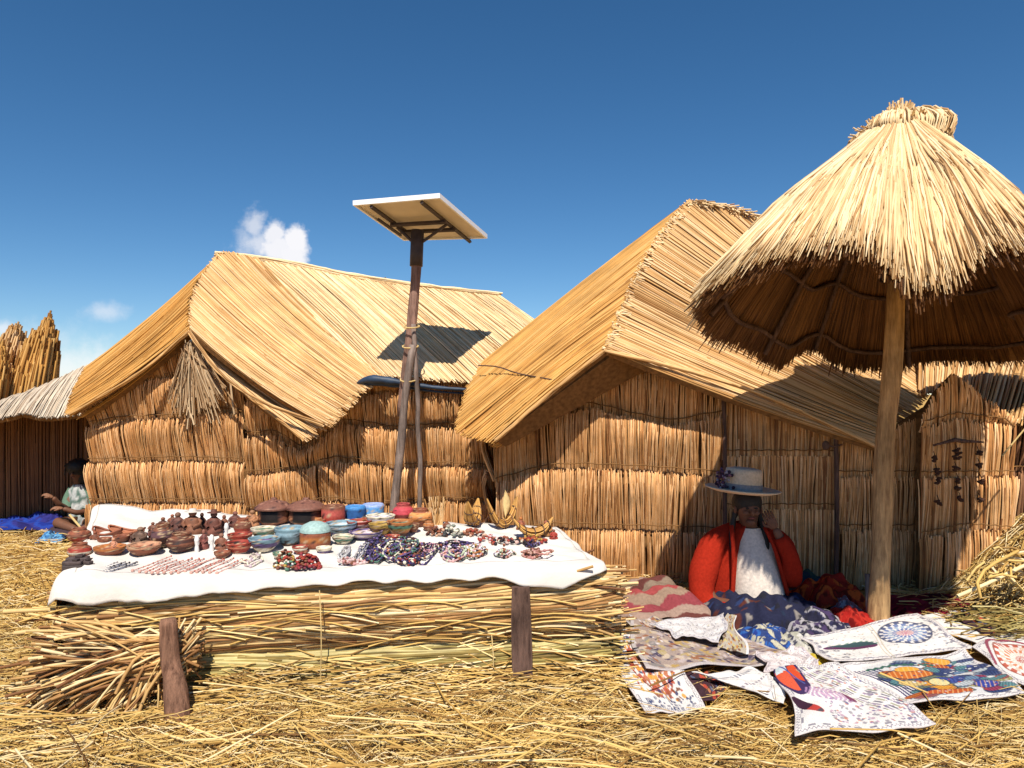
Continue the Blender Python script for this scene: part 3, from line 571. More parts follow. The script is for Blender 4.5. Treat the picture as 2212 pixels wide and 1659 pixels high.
cone_layer(mb, 1500, .0, .48, .045, .008, ej=.12, nbun=70, fray=.01)
cone_layer(mb, 1200, .5, .99, .03, .007, ej=.03, sj=.1, nbun=80, fray=.03)
mb.build('thatch_cover', [M['thatch_pale'], M['backing']], U)
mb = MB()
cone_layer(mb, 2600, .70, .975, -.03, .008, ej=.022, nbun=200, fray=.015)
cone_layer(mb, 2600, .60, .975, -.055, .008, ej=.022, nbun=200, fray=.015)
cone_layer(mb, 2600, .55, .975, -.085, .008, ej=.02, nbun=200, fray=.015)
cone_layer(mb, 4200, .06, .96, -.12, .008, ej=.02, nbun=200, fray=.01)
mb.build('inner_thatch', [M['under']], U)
mb = MB()
for t, r in ((.35, .014), (.62, .016), (.86, .016)):
    t2 = np.linspace(-np.pi, np.pi, 49); mb.tubes(cone(t2, np.full_like(t2, t))-[0, 0, .165], r, 6)
mb.build('hoop', M['wood_dark'], U)
for i in range(8):
    a = i/8*2*np.pi+.25; p = np.stack([cone(np.array(a), np.array(t)) for t in (0.02, .3, .6, .92)])-[0, 0, .185]
    mb = MB(); mb.tubes(p, .017, 6); mb.build('rib', M['wood_dark'], U)
mb = MB(); pp = crv(np.array([G(1895, 1356)-[0, 0, .1], P(1905, 1150, 4.8), P(1912, 950, 4.8), P(1930, 760, 4.8), [pc[0], pc[1], 2.9]]), np.linspace(0, 1, 22))
mb.tubes(pp, (np.linspace(.064, .054, 22)*(1+.05*np.sin(np.arange(22)*1.1)+RNG.normal(0, .02, 22)))[None], 14, caps=True); mb.build('pole', M['pole'], U)
mb = MB(); mb.tubes(np.array([G(1880, 1350)-[0, 0, .1], P(1876, 1240, 4.82)]), .022, 8, caps=True); mb.build('prop', M['wood'], U)
# crown cap and tuft
mb = MB(); n = 900; th = RNG.uniform(-np.pi, np.pi, n); K = 7; s = np.linspace(0, 1, K); r = np.interp(s, [0, .3, .6, .85, 1], [.03, .15, .25, .285, .26]); z = np.interp(s, [0, .3, .6, .85, 1], [3.30, 3.27, 3.20, 3.08, 2.96])
R = r[None]*RNG.uniform(.85, 1.12, n)[:, None]*(1+.10*np.sin(th*5+1))[:, None]; fall = (1-.45*(np.sin(th) < -.2)*1.0)
p = np.stack([pc[0]+R*np.cos(th)[:, None]+.02, pc[1]+R*np.sin(th)[:, None], np.broadcast_to(z, (n, K))*1.0], -1); p[:, :, 2] = 3.30+(p[:, :, 2]-3.30)*fall[:, None]+RNG.normal(0, .008, (n, K))
mb.tubes(p, .0065, 4)
n = 130; th = RNG.uniform(-np.pi, np.pi, n); q = RNG.uniform(0, .05, n); b = np.stack([pc[0]+q*np.cos(th), pc[1]+q*np.sin(th), np.full(n, 3.2)], 1); e = b+np.stack([RNG.normal(0, .035, n), RNG.normal(0, .035, n), RNG.uniform(.10, .19, n)], 1)
mb.tubes(np.stack([b, (b+e)/2+RNG.normal(0, .012, (n, 3)), e], 1), .007, 4)
n = 70; th = RNG.uniform(-np.pi, np.pi, n); b = np.stack([pc[0]+.2*np.cos(th), pc[1]+.2*np.sin(th), np.full(n, 3.18)], 1); e = b+np.stack([.09*np.cos(th)+RNG.normal(0, .02, n), .09*np.sin(th), RNG.uniform(-.02, .07, n)], 1); mb.tubes(np.stack([b, (b+e)/2, e], 1), .006, 4)
mb.build('crown', [M['thatch_pale']], U)

# ---------------------------------------------------------------- table of reed bundles
FL, FR, BR, BL = np.array([-2.16, 3.66]), np.array([.42, 4.0]), np.array([.27, 4.62]), np.array([-2.72, 4.88])
def ztab(x, y): return .56+.1*(y-3.65-.13*(x+2.24))
def T(u, v):
    a = (u-1106)/F; b = (v-850)/F
    d = (1.5-.56+.1*(3.65+.13*2.24))/(b+.1*(1-.13*a)); return P(u, v, d)
TB = empty('market_table', (-.9, 4.2, 0), 'low market table built of horizontal reed bundles held by wooden stakes, under the white cloth', 'table')
mb = MB()
def topgrid(n1, n2, inset=0.0, dz=0.0):
    s = np.linspace(inset, 1-inset, n1); t = np.linspace(inset, 1-inset, n2); g = np.zeros((n2, n1, 3))
    for j, tj in enumerate(t):
        for i, si in enumerate(s):
            q = (FL*(1-si)+FR*si)*(1-tj)+(BL*(1-si)+BR*si)*tj; g[j, i] = [q[0], q[1], ztab(*q)+dz]
    return g
g = topgrid(12, 6, .03, -.02); gb = g.copy(); gb[:, :, 2] = 0; mb.grid(g); 
for e, f in ((g[0], gb[0]), (g[-1], gb[-1]), (g[:, 0], gb[:, 0]), (g[:, -1], gb[:, -1])): mb.grid(np.stack([e, f]))
mb.build('core', M['backing'], TB)
def bundle_front(mb, n, z0, z1, y_out, s0=-.02, s1=1.08, rr=.008, cross=.05, m=0, sagr=.0):
    fx = unit(np.array([*(FR-FL), 0.])); nrm_ = np.array([fx[1], -fx[0], 0]); ln = np.linalg.norm(FR-FL)
    K = 9; s = np.linspace(0, 1, K); zc = (z0+z1)/2; hz_ = (z1-z0)/2
    an = RNG.uniform(-1.5, 1.5, n); a = s0+RNG.normal(0, .04, n)+.35*(RNG.random(n) < .3)*RNG.random(n); b = s1+RNG.normal(0, .03, n)-.4*(RNG.random(n) < .3)*RNG.random(n)
    S = a[:, None]+(b-a)[:, None]*s; AN = an[:, None]+RNG.normal(0, cross, n)[:, None]*(s-.5)*6+.16*np.sin(S*6+an[:, None]*2.5)+.07*np.sin(S*17+an[:, None]*6)+RNG.normal(0, .035, (n, K))
    AN = np.clip(AN, -1.75, 1.6); q = RNG.uniform(.80, 1.06, n)[:, None]
    mod = 1-.10*np.exp(-((S-.5)/.05)**2)-.08*np.exp(-((S-.18)/.04)**2)
    off = np.cos(AN)*y_out*q*mod; z = zc+np.sin(AN)*hz_*q*mod-sagr*np.sin(np.pi*np.clip(S, 0, 1))
    lm = 1-np.exp(-((S-1.12)/.06)**2)*.4
    p = np.array([FL[0], FL[1], 0])+fx*(S*ln)[:, :, None]+nrm_*off[:, :, None]*lm[:, :, None]+np.array([0, 0, 1.])*z[:, :, None]
    p[:, :, 2] += .02*(S-.5)
    mb.tubes(p, rr*RNG.choice([.6, .8, 1.0, 1.5], n)[:, None]*np.linspace(1.1, .8, K), 4, m)
mb = MB(); bundle_front(mb, 1100, .17, .545, .105, s0=.045, s1=1.03, rr=.0072, cross=.11)
mb.build('reed_bundle', [M['bundle']], TB, label='upper pale reed bundle along the front')
mb = MB(); bundle_front(mb, 620, -.02, .22, .12, rr=.0065, cross=.09, s0=.10, s1=1.02)
mb.build('reed_bundle', [M['green']], TB, label='lower greenish reed bundle along the front')
mb = MB(); n = 70; pp = []; fx_ = unit(np.array([*(FR-FL), 0.])); nn_ = np.array([fx_[1], -fx_[0], 0])      # loose crossing reeds over the bundles
for i in range(n):
    S0 = RNG.uniform(.05, .95)*np.linalg.norm(FR-FL); z = RNG.uniform(.06, .50); l = RNG.uniform(.35, 1.0); a = RNG.normal(0, .09)
    q = []
    for x in np.linspace(-.5, .5, 6):
        zz = np.clip(z+a*l*x-.03*(4*x*x), .01, .53); zc_, hz_, yo = (.3575, .1875, .105) if zz > .2 else (.10, .12, .12)
        o_ = yo*math.sqrt(max(0, 1-((zz-zc_)/hz_)**2))*1.06+.006+RNG.normal(0, .003)+.02*(4*x*x)*RNG.random(); q.append(np.array([FL[0], FL[1], zz])+fx_*(S0+l*x)+nn_*o_)
    pp.append(q)
mb.tubes(np.array(pp), .0045, 4)
x = RNG.uniform(-2.1, .55, 2600); y = 3.65+.13*(x+2.24)-RNG.uniform(.06, .42, 2600); z = np.clip(.15-(3.65+.13*(x+2.24)-.10-y)*.5, .0, .14)*RNG.uniform(.1, 1, 2600)+H(x, y); l = RNG.uniform(.08, .4, 2600); a = RNG.normal(0, .5, 2600); t_ = np.linspace(-.5, .5, 4)
mb.tubes(np.stack([x[:, None]+np.cos(a)[:, None]*l[:, None]*t_, y[:, None]+np.sin(a)[:, None]*l[:, None]*t_*.5, z[:, None]+RNG.normal(0, .15, 2600)[:, None]*l[:, None]*t_+.01], -1), RNG.uniform(.0015, .004, 2600)[:, None]*np.ones((1, 4)), 3)
mb.build('loose_reeds', [M['straw']], TB)
# right end: reeds poking out; left end fan
mb = MB(); pp = []; n = 330; nk = P(352, 1425, 3.47)
for i in range(n):
    w = RNG.random(); e = P(RNG.uniform(70, 330), 0, 0)
    a = RNG.uniform(.02, 1.0); eu = np.interp(a, [0, .35, .75, 1], [110, 85, 110, 320])+RNG.normal(0, 34); ev = np.interp(a, [0, .35, .75, 1], [1350, 1465, 1545, 1560])+RNG.normal(0, 24); de = RNG.uniform(3.32, 3.55)
    e = P(eu, ev, de); e[2] = max(e[2], .015); st = nk+np.array([RNG.uniform(.0, .16), RNG.uniform(.03, .12), RNG.normal(.03, .05)])
    md = nk+np.array([RNG.normal(0, .04), RNG.uniform(-.03, .05), RNG.normal(.0, .05)]); pp.append(crv([st, md, md*.45+e*.55+[RNG.normal(0, .02), 0, .02+RNG.normal(0, .02)], e+[0, 0, 0]], np.linspace(0, 1, 7)))
mb.tubes(np.array(pp), RNG.uniform(.003, .0085, n)[:, None]*np.ones((1, 7)), 5)
mb.build('reed_fan', [M['bundle']], TB, label='splayed cut ends fanning out at the left'); mb = MB()
n = 240; fx = unit(np.array([*(FL-BL), 0.])); pp = []
for i in range(n):       # left flank, running front to back
    z = RNG.uniform(.02, .54); o_ = .02+.07*math.sqrt(max(0, 1-((z-.28)/.3)**2)); a = np.array([*FL, z])+fx*RNG.uniform(0, .12)+[-o_, 0, 0]; b = np.array([*BL, z+RNG.normal(0, .04)])+[-o_, 0, 0]; pp.append([a, (a+b)/2+RNG.normal(0, .01, 3), b])
mb.tubes(np.array(pp), .009, 4)
mb.build('reed_flank', [M['bundle']], TB); mb = MB()
n = 120; pp = []
for i in range(n):       # right end tips
    z = RNG.uniform(.02, .52); a = np.array([FR[0]-.25, FR[1]-.12+RNG.uniform(0, .5), z]); b = np.array([FR[0]+RNG.uniform(.0, .20), a[1]+RNG.normal(0, .06), z+RNG.normal(0, .05)]); pp.append([a, (a+b)/2, b])
mb.tubes(np.array(pp), .008, 4)
mb.build('reed_ends', [M['bundle']], TB)
for u, v0, v1 in ((690, 1275, 1478), (1062, 1372, 1480)):
    mb = MB(); mb.tubes(crv(PL([(u, v0, 3.66-(690-u)*.0004), (u+4, (v0+v1)/2, 3.60-(690-u)*.0004), (u+2, v1, 3.62-(690-u)*.0004)]), np.linspace(0, 1, 6)), .003, 5); mb.build('binding', M['rope'], TB)
mb = MB(); c = crv(PL([(363, 1336, 3.44), (367, 1420, 3.42), (378, 1480, 3.38), (385, 1570, 3.34)]), np.linspace(0, 1, 16))
mb.tubes(c, (np.interp(np.linspace(0, 1, 16), [0, .04, .55, .62, 1], [.032, .040, .044, .054, .058])*(1+RNG.normal(0, .03, 16)))[None], 12, caps=True)
mb.build('stake', M['bark'], TB, label='knotty brown round stake at the left')
mb = MB(); c = np.array([P(1125, 1268, 3.80), P(1126, 1340, 3.78), P(1128, 1420, 3.77), P(1131, 1490, 3.755)])
gx_ = []
for i, w in enumerate((.046, .052, .054, .048)): gx_.append([c[i]+np.array(o_) for o_ in ((-w, -.02, 0), (w*.95, -.022, .004), (w, .022, 0), (-w, .02, 0))])
mb.grid(np.array(gx_), closed=True); mb.add(gx_[0], [[0, 1, 2, 3]]); mb.build('stake', M['wood_dark'], TB, smooth=False, label='flat dark square stake at the right')

# white cloth over the table
mb = MB(); n1, n2 = 150, 46; g = topgrid(n1, n2, 0, .035)
s_ = np.linspace(0, 1, n1)[None]; t_ = np.linspace(0, 1, n2)[:, None]
def wr(s, t): return .005*np.abs(np.sin(s*17+t*7+2.5*np.sin(t*6+s*5)))**.5+.004*np.abs(np.sin(s*41-t*13+2*np.sin(s*9)))**.6+.006*np.sin(s*31+3*np.sin(t*5))*np.sin(t*9+s*8)+.004*np.sin(s*73+t*21)
g[:, :, 2] += wr(s_, t_)+.02*np.exp(-((s_-.02)/.05)**2)
# raised roll of cloth at the back left
g[:, :, 2] += .022*np.exp(-((t_-.97)/.07)**2)*np.clip((.33-s_)/.08, 0, 1)*(1+.3*np.sin(s_*40))
for gg in (g,): mb.grid(gg)
per = np.concatenate([g[::-1, 0], g[0, 1:], g[1:, -1], g[-1, ::-1][1:]])       # back left > front left > front right > back right > back left
nL, nF, nR = n2, n1-1, n2-1
hang = np.concatenate([np.linspace(.05, .13, nL), np.interp(np.linspace(0, 1, nF), [0, .02, .12, .3, .5, .8, .86, .93, .98, 1], [.10, .14, .11, .075, .060, .060, .10, .12, .07, .04]), np.linspace(.05, .05, nR), np.full(len(per)-nL-nF-nR, .05)])
tan = unit(np.gradient(per, axis=0)); outn = np.stack([tan[:, 1], -tan[:, 0], np.zeros(len(per))], 1); cen = per.mean(0)
sg = np.sign(((per-cen)*outn).sum(1, keepdims=True)); outn = outn*sg
for _ in range(4): outn = unit((outn+np.roll(outn, 1, 0)+np.roll(outn, -1, 0))/3)
ar = np.arange(len(per)); fold = .009*np.sin(ar*.31+2.3*np.sin(ar*.037))+.007*np.sin(ar*.83+2*np.sin(ar*.11)); rn = np.convolve(RNG.normal(0, 1, len(per)+60), np.hanning(30)/9, 'same')[30:-30]; rn2 = np.convolve(RNG.normal(0, 1, len(per)+60), np.hanning(9)/4, 'same')[30:-30]; hang = hang*(1+.12*rn+.05*rn2); fold = .008*rn+.010*rn2
rows = []
for f in np.linspace(0, 1, 14)**1.3:
    hh_ = hang*(f**1.25); zr = np.clip((.545-.02-hh_-.3575)/.1875, -1, 1); isf = ((ar >= nL-3) & (ar <= nL+nF+2)).astype(float); isf = np.convolve(isf, np.ones(7)/7, 'same')
    o_ = isf*(.03*min(1, f*5)+.108*np.sqrt(np.clip(1-zr**2, 0, 1))*min(1, f*4))+(1-isf)*.035*np.sin(min(1, f*2.2)*np.pi/2)+fold*f
    rows.append(per+outn*o_[:, None]-np.array([0, 0, 1.])*(hang*(f**1.25)+0*ar)[:, None])
mb.grid(np.array(rows))
cloth = mb.build('table_cloth', M['cloth'], base=(-.9, 4.2, .5), label='wrinkled white cloth spread over the reed table under the souvenirs', cat='tablecloth')
md_ = cloth.modifiers.new('thick', 'SOLIDIFY'); md_.thickness = .003; md_.offset = -1
# corner knot sticking out right
TZ = .042
def TT(u, v): return T(u, v)+np.array([0, 0, TZ])

# ---------------------------------------------------------------- crafts on the table
TCc, RED, DRK, BLK, CRM, BLU, LBL, GRN, ORG, PUR, YEL, BRN = (.27, .085, .045), (.33, .045, .03), (.07, .025, .018), (.02, .015, .02), (.72, .66, .52), (.03, .11, .32), (.19, .31, .38), (.09, .20, .14), (.42, .15, .045), (.12, .08, .21), (.42, .27, .06), (.19, .07, .04)
def px(h, p): return .88*h/F*p[1]
def bandcols(prof, cols, edges):
    z = np.array([q[1] for q in prof]); z = (z-z.min())/(z.max()-z.min()+1e-9)
    return np.array([cols[min(len(cols)-1, int(np.searchsorted(edges, zz, 'right')))] for zz in z])
def lsub(prof, k=5):
    prof = np.asarray(prof, float); t = np.linspace(0, 1, (len(prof)-1)*k+1); x = np.linspace(0, 1, len(prof)); return np.stack([np.interp(t, x, prof[:, 0]), np.interp(t, x, prof[:, 1])], 1)
def speck(c, amt=.35, cols=((.50, .36, .22), (.03, .02, .02))):
    c = np.array(c); f = RNG.random(c.shape[:2]); 
    for i, q in enumerate(cols): c[(f > i*amt/2) & (f < (i+1)*amt/2)] = q
    return c
def lathe_obj(name, cat, label, u, v, w, h, prof, cols, edges, sp=0, group=None, lid=None, seg=22):
    p = TT(u, v); W_, H_ = px(w, p)/2, px(h, p); pr = lsub([(a*W_, b*H_) for a, b in prof]); c = bandcols(pr, cols, edges); c = np.repeat(c[:, None, :], seg, 1)
    if sp: c = speck(c, sp)
    mb = MB(); mb.lathe(pr, p, seg, cols=c); o = mb.build(name, M['paint'], base=p, label=label, cat=cat, group=group)
    if lid: 
        lp, lc = lid; pl = lsub([(a*W_, b*H_) for a, b in lp]); mb = MB(); mb.lathe(pl, p, seg, cols=np.tile(np.array(lc), (len(pl), 1))); mb.build('lid', M['paint'], o)
    return o
bowlP = [(0, 0), (.45, 0), (.55, .1), (.9, .6), (1, 1), (.92, 1), (.8, .6), (.4, .2), (0, .18)]
potP = [(0, 0), (.55, 0), (.85, .2), (1, .45), (.9, .7), (.6, .85), (.62, 1), (.52, 1), (.5, .85), (0, .8)]
dishP = [(0, 0), (.6, 0), (.95, .6), (1, 1), (.9, .95), (.55, .35), (0, .3)]
cylP = [(0, 0), (.95, 0), (1, .1), (1, .9), (.9, 1), (.8, .95), (0, .9)]
BW = 'clay bowls on the table'; PT = 'clay pots on the table'
lathe_obj('clay_pot', 'pot', 'terracotta pot with pale banding behind the black carved block, front left of the cloth', 172, 1222, 56, 36, potP, [TCc, CRM, RED, TCc], [.3, .45, .7], .12, PT)
lathe_obj('clay_pot', 'pot', 'dark red pot at the left end of the back row, nearest the blue bag', 171, 1186, 54, 34, potP, [RED, BRN, TCc], [.35, .6], .2, PT)
lathe_obj('clay_dish', 'dish', 'round clay dish with a small pale figure in it, left front row', 237, 1216, 74, 22, dishP, [BRN, TCc, ORG], [.3, .7], .15, BW)
lathe_obj('clay_dish', 'dish', 'flat round terracotta dish with a speckled rim, second in the left front row', 311, 1213, 80, 24, dishP, [BRN, TCc, (.5, .25, .15)], [.3, .7], .25, BW)
lathe_obj('clay_bowl', 'bowl', 'small dark brown bowl just behind the two terracotta dishes', 262, 1192, 40, 22, bowlP, [DRK, BRN, TCc], [.4, .8], .1, BW)
lathe_obj('clay_pot', 'pot', 'round dark brown pot with pale speckles in front of the dark figure cluster', 392, 1206, 72, 44, potP, [DRK, BRN, DRK, BRN], [.3, .5, .7], .22, PT)
lathe_obj('clay_pot', 'pot', 'squat blackish pot with a purplish band left of the speckled round pot', 352, 1196, 56, 56, potP, [DRK, (.12, .06, .07), BRN], [.4, .7], .25, PT)  # purplish middle band painted on the dark clay
lathe_obj('clay_bowl', 'bowl', 'lower red speckled bowl in the red stack left of the purple stack', 516, 1212, 66, 28, bowlP, [CRM, RED, (.6, .2, .12), RED], [.15, .5, .75], .2, BW)
lathe_obj('clay_bowl', 'bowl', 'middle red bowl of the red stack left of the purple stack', 518, 1192, 60, 26, bowlP, [RED, TCc, RED], [.3, .7], .15, BW)
lathe_obj('clay_pot', 'pot', 'small dull red pot on top behind the red bowl stack', 524, 1170, 44, 40, potP, [RED, BRN, TCc], [.4, .8], .1, PT)
lathe_obj('clay_bowl', 'bowl', 'purple and blue patterned bowl at the bottom of the front stack', 571, 1206, 78, 32, bowlP, [CRM, CRM, PUR, LBL], [.1, .3, .7], .25, BW)
lathe_obj('clay_bowl', 'bowl', 'green and yellow bowl on top of the purple patterned bowl', 570, 1180, 64, 28, bowlP, [GRN, YEL, GRN, CRM], [.3, .5, .8], .25, BW)
lathe_obj('clay_bowl', 'bowl', 'wide pale blue glazed bowl in the middle of the table', 626, 1192, 76, 42, bowlP, [DRK, LBL, (.35, .52, .62), LBL], [.15, .5, .8], .12, BW)
lathe_obj('clay_pot', 'pot', 'terracotta pot with a pale blue lid beside the wide blue bowl', 681, 1196, 74, 40, cylP, [TCc, ORG, TCc], [.3, .7], .12, PT, lid=([(1.02, .92), (1.0, 1.05), (.85, 1.3), (.4, 1.5), (0, 1.55)], (.33, .48, .47)))
def hutpot(u, v, w, h, label):
    p = TT(u, v); W_, H_ = px(w, p)/2, px(h, p); an = np.arange(24)/24*2*np.pi; pr = lsub([(.7*W_, 0), (1*W_, .18*H_), (.95*W_, .5*H_), (.85*W_, .62*H_)], 4)
    c = np.tile(np.array(BRN), (len(pr), 24, 1)); front = np.abs(((an+np.pi/2+np.pi) % (2*np.pi))-np.pi) < .75
    c = speck(c, .3, ((.45, .2, .1), (.05, .02, .02))); c[3:11, front] = (.01, .006, .006)  # opening is a near-black painted patch standing for the shade inside
    mb = MB(); mb.lathe(pr, p, 24, cols=c); o = mb.build('clay_hut_pot', M['paint'], base=p, label=label, cat='pot', group='lidded hut shaped pots')
    mb = MB(); pl = lsub([(1.15*W_, .58*H_), (1.18*W_, .64*H_), (.8*W_, .82*H_), (.35*W_, .9*H_), (.2*W_, .93*H_), (.18*W_, 1.0*H_), (0, 1.02*H_)], 3); mb.lathe(pl, p, 24, cols=speck(np.tile(np.array((.20, .085, .06)), (len(pl), 24, 1)), .15, ((.4, .2, .14), (.05, .02, .02)))); mb.build('lid', M['paint'], o)
hutpot(591, 1146, 78, 64, 'brown hut shaped pot with a domed lid and dark opening, left of the pair')
hutpot(661, 1146, 84, 64, 'brown hut shaped pot with a domed lid beside the red cylindrical jar')
lathe_obj('clay_jar', 'jar', 'red cylindrical jar at the back between the hut shaped pots and blue cups', 720, 1150, 58, 50, cylP, [RED, (.5, .1, .08), BRN], [.5, .85], .12, 'painted jars at the back')
lathe_obj('painted_cup', 'cup', 'bright blue square-shouldered cup at the back, left of the two blue ones', 767, 1140, 52, 38, cylP, [(.02, .10, .35), BLU, (.06, .25, .6)], [.4, .8], .06, 'painted jars at the back')
lathe_obj('painted_cup', 'cup', 'lighter blue cup at the back, right of the two blue ones', 806, 1132, 54, 34, cylP, [(.08, .25, .55), (.12, .36, .72), (.3, .4, .7)], [.4, .8], .08, 'painted jars at the back')
lathe_obj('clay_bowl', 'bowl', 'blue and white glazed bowl in front of the red cylindrical jar', 737, 1170, 78, 30, bowlP, [PUR, LBL, (.55, .68, .78), LBL], [.25, .5, .8], .2, BW)
lathe_obj('clay_bowl', 'bowl', 'small pale green flecked bowl below the blue and white bowl', 741, 1190, 56, 20, bowlP, [CRM, GRN, CRM], [.35, .7], .3, BW)
lathe_obj('clay_bowl', 'bowl', 'red and pink bowl below the left blue cup', 776, 1160, 62, 24, bowlP, [PUR, RED, (.7, .45, .42), RED], [.25, .45, .7], .2, BW)
lathe_obj('clay_dish', 'dish', 'wide shallow purple rimmed dish below the red and pink bowl', 790, 1178, 84, 18, dishP, [PUR, (.6, .5, .55), PUR], [.4, .8], .3, BW)
lathe_obj('clay_bowl', 'bowl', 'lilac and white striped bowl right of the blue cups', 822, 1152, 72, 28, bowlP, [(.55, .5, .55), PUR, (.65, .62, .7), CRM], [.3, .5, .8], .2, BW)
lathe_obj('clay_bowl', 'bowl', 'mustard yellow bowl under the lilac striped bowl', 824, 1168, 64, 26, bowlP, [YEL, BRN, YEL], [.4, .6], .2, BW)
lathe_obj('clay_pot', 'pot', 'round crimson pot at the back, right of the blue cups', 871, 1140, 54, 44, potP, [(.25, .05, .04), (.5, .06, .08), (.42, .07, .07)], [.4, .8], .06, PT)
lathe_obj('clay_bowl', 'bowl', 'orange and dark green banded bowl under the crimson pot', 864, 1172, 66, 36, bowlP, [DRK, ORG, YEL, GRN, ORG], [.2, .4, .55, .8], .15, BW)
lathe_obj('clay_pot', 'pot', 'bright orange pot at the back with dark holes', 908, 1150, 60, 42, potP, [TCc, ORG, (.7, .3, .1), TCc], [.3, .55, .8], .14, PT)

def figurine(u, v, w, h, c1, c2, label, group=None, hat=False, n=1, cat='figurine'):
    p = TT(u, v); w, h = px(w, p), px(h, p); mb = MB()
    mb.lathe(lsub([(w*.45, 0), (w*.5, h*.1), (w*.38, h*.35), (w*.3, h*.6), (w*.14, h*.7), (0, h*.71)], 3), p, 14, cols=speck(np.tile(np.array(c1), (16, 14, 1)), .2, (tuple(np.array(c1)*1.7), (.03, .02, .02))), sq=.8)
    mb.ball(p+[0, 0, h*.80], (w*.18, w*.18, h*.13), 12, 8, col=c2)
    for sx_ in (-1, 1): mb.tubes(crv(np.array([p+[sx_*w*.25, 0, h*.58], p+[sx_*w*.42, -w*.1, h*.42], p+[sx_*w*.15, -w*.38, h*.32]]), np.linspace(0, 1, 5)), w*.08, 7, col=c1)
    if hat: mb.lathe([(w*.36, h*.87), (w*.36, h*.885), (w*.16, h*.9), (w*.15, h*.99), (0, h)], p, 14, cols=np.tile(np.array((.6, .55, .5)) if hat == 2 else np.array(c1)*.8, (5, 1)))
    return mb.build('clay_figurine', M['paint'], base=p, label=label, cat=cat, group=group)
FG = 'small clay figures on the table'
figurine(245, 1206, 26, 34, (.45, .2, .12), (.5, .25, .15), 'small pale terracotta figure standing in the left round dish', FG)
figurine(303, 1190, 42, 44, (.12, .07, .05), (.25, .15, .1), 'squat dark figure with raised arms behind the speckled terracotta dish', FG)
figurine(333, 1184, 32, 40, (.13, .05, .04), (.2, .1, .07), 'small dark brown figure right of the squat dark one', FG)
figurine(384, 1164, 40, 52, (.12, .05, .04), (.2, .1, .07), 'dark brown clay figure leaning left of the one in a white hat', FG)
figurine(416, 1168, 54, 62, (.22, .09, .05), (.28, .12, .07), 'brown clay figure wearing a pale white hat at the back', FG, 2)
figurine(462, 1170, 46, 62, (.14, .05, .035), (.12, .05, .04), 'tall dark clay figure with a black topknot right of the white hat', FG, 1)
figurine(440, 1202, 26, 52, (.18, .06, .05), (.25, .1, .07), 'slim reddish figure in front, left of its twin', FG)
figurine(478, 1204, 34, 44, (.2, .08, .05), (.25, .12, .08), 'stout reddish figure in front, right of the slim one', FG)
figurine(545, 1152, 36, 44, (.35, .16, .08), (.3, .15, .08), 'light brown figure at the back between dark figures and hut pots', FG)
figurine(508, 1152, 34, 40, (.13, .05, .04), (.2, .08, .06), 'small dark figure at the back left of the light brown one', FG)
figurine(1180, 1172, 34, 40, (.42, .2, .07), (.3, .1, .06), 'little straw coloured doll at the right end beside the small reed boat', FG)
for u, v, w, h, a_, b_, lb in [
    (205, 1188, 26, 30, BRN, TCc, 'short brown figure right of the dark red pot at the left end'),
    (283, 1190, 24, 30, DRK, BRN, 'tiny dark figure between the small bowl and the squat dark figure'),
    (352, 1160, 28, 34, DRK, BRN, 'small black figure behind the squat blackish pot'),
    (372, 1150, 24, 30, BRN, TCc, 'smallest brown figure in the rear of the dark cluster'),
    (436, 1160, 26, 46, DRK, DRK, 'thin black figure between the white hat and the topknot figures'),
    (484, 1160, 26, 40, BRN, BRN, 'brown figure directly right of the topknot figure'),
    (410, 1192, 26, 34, DRK, BRN, 'little dark figure before the one in the white hat'),
    (330, 1166, 24, 28, (.2, .08, .05), BRN, 'tiny reddish figure behind the speckled terracotta dish'),
    (700, 1158, 22, 28, RED, TCc, 'small red figure before the right hut shaped pot'),
    (845, 1142, 22, 30, ORG, TCc, 'small orange figure between the blue cup and the crimson pot'),
    (965, 1160, 22, 28, BRN, ORG, 'small brown figure behind the grey shell heap'),
    (1125, 1160, 24, 36, TCc, ORG, 'small amber figure between the sail boat and the broad boat'),
    (1196, 1180, 22, 26, RED, BRN, 'tiny red figure at the far right end of the goods')]:
    figurine(u, v, w, h, a_, b_, lb, FG)
for u, v, w, h, pf, cl, lb in [
    (225, 1192, 34, 16, bowlP, [BRN, TCc], 'tiny terracotta bowl behind the left round dish'),
    (648, 1212, 40, 18, bowlP, [RED, CRM, RED], 'small red bowl between the wide blue bowl and the lidded pot'),
    (602, 1222, 30, 14, dishP, [CRM, GRN], 'tiny green dish in front of the purple patterned bowl'),
    (700, 1212, 40, 16, dishP, [PUR, CRM], 'small lilac dish right of the lidded terracotta pot'),
    (690, 1150, 34, 22, cylP, [BRN, ORG], 'small orange cup between the right hut pot and the red jar'),
    (748, 1154, 30, 18, bowlP, [GRN, CRM], 'tiny green bowl behind the blue and white bowl'),
    (792, 1150, 34, 18, bowlP, [RED, ORG], 'small orange bowl behind the red and pink bowl'),
    (848, 1186, 38, 16, dishP, [YEL, RED], 'small yellow dish between the mustard and orange bowls'),
    (892, 1164, 34, 20, bowlP, [TCc, BRN], 'small brown bowl under the bright orange pot'),
    (926, 1160, 30, 22, potP, [TCc, ORG], 'little orange pot between the orange pot and the gourds'),
    (480, 1222, 40, 16, dishP, [BRN, TCc], 'small brown dish left of the red bowl stack')]:
    lathe_obj('clay_bowl' if pf is bowlP or pf is dishP else 'clay_pot', 'bowl' if pf is bowlP or pf is dishP else 'pot', lb, u, v, w, h, pf, cl, [.5, .8], .2, BW if pf is bowlP or pf is dishP else PT, seg=16)
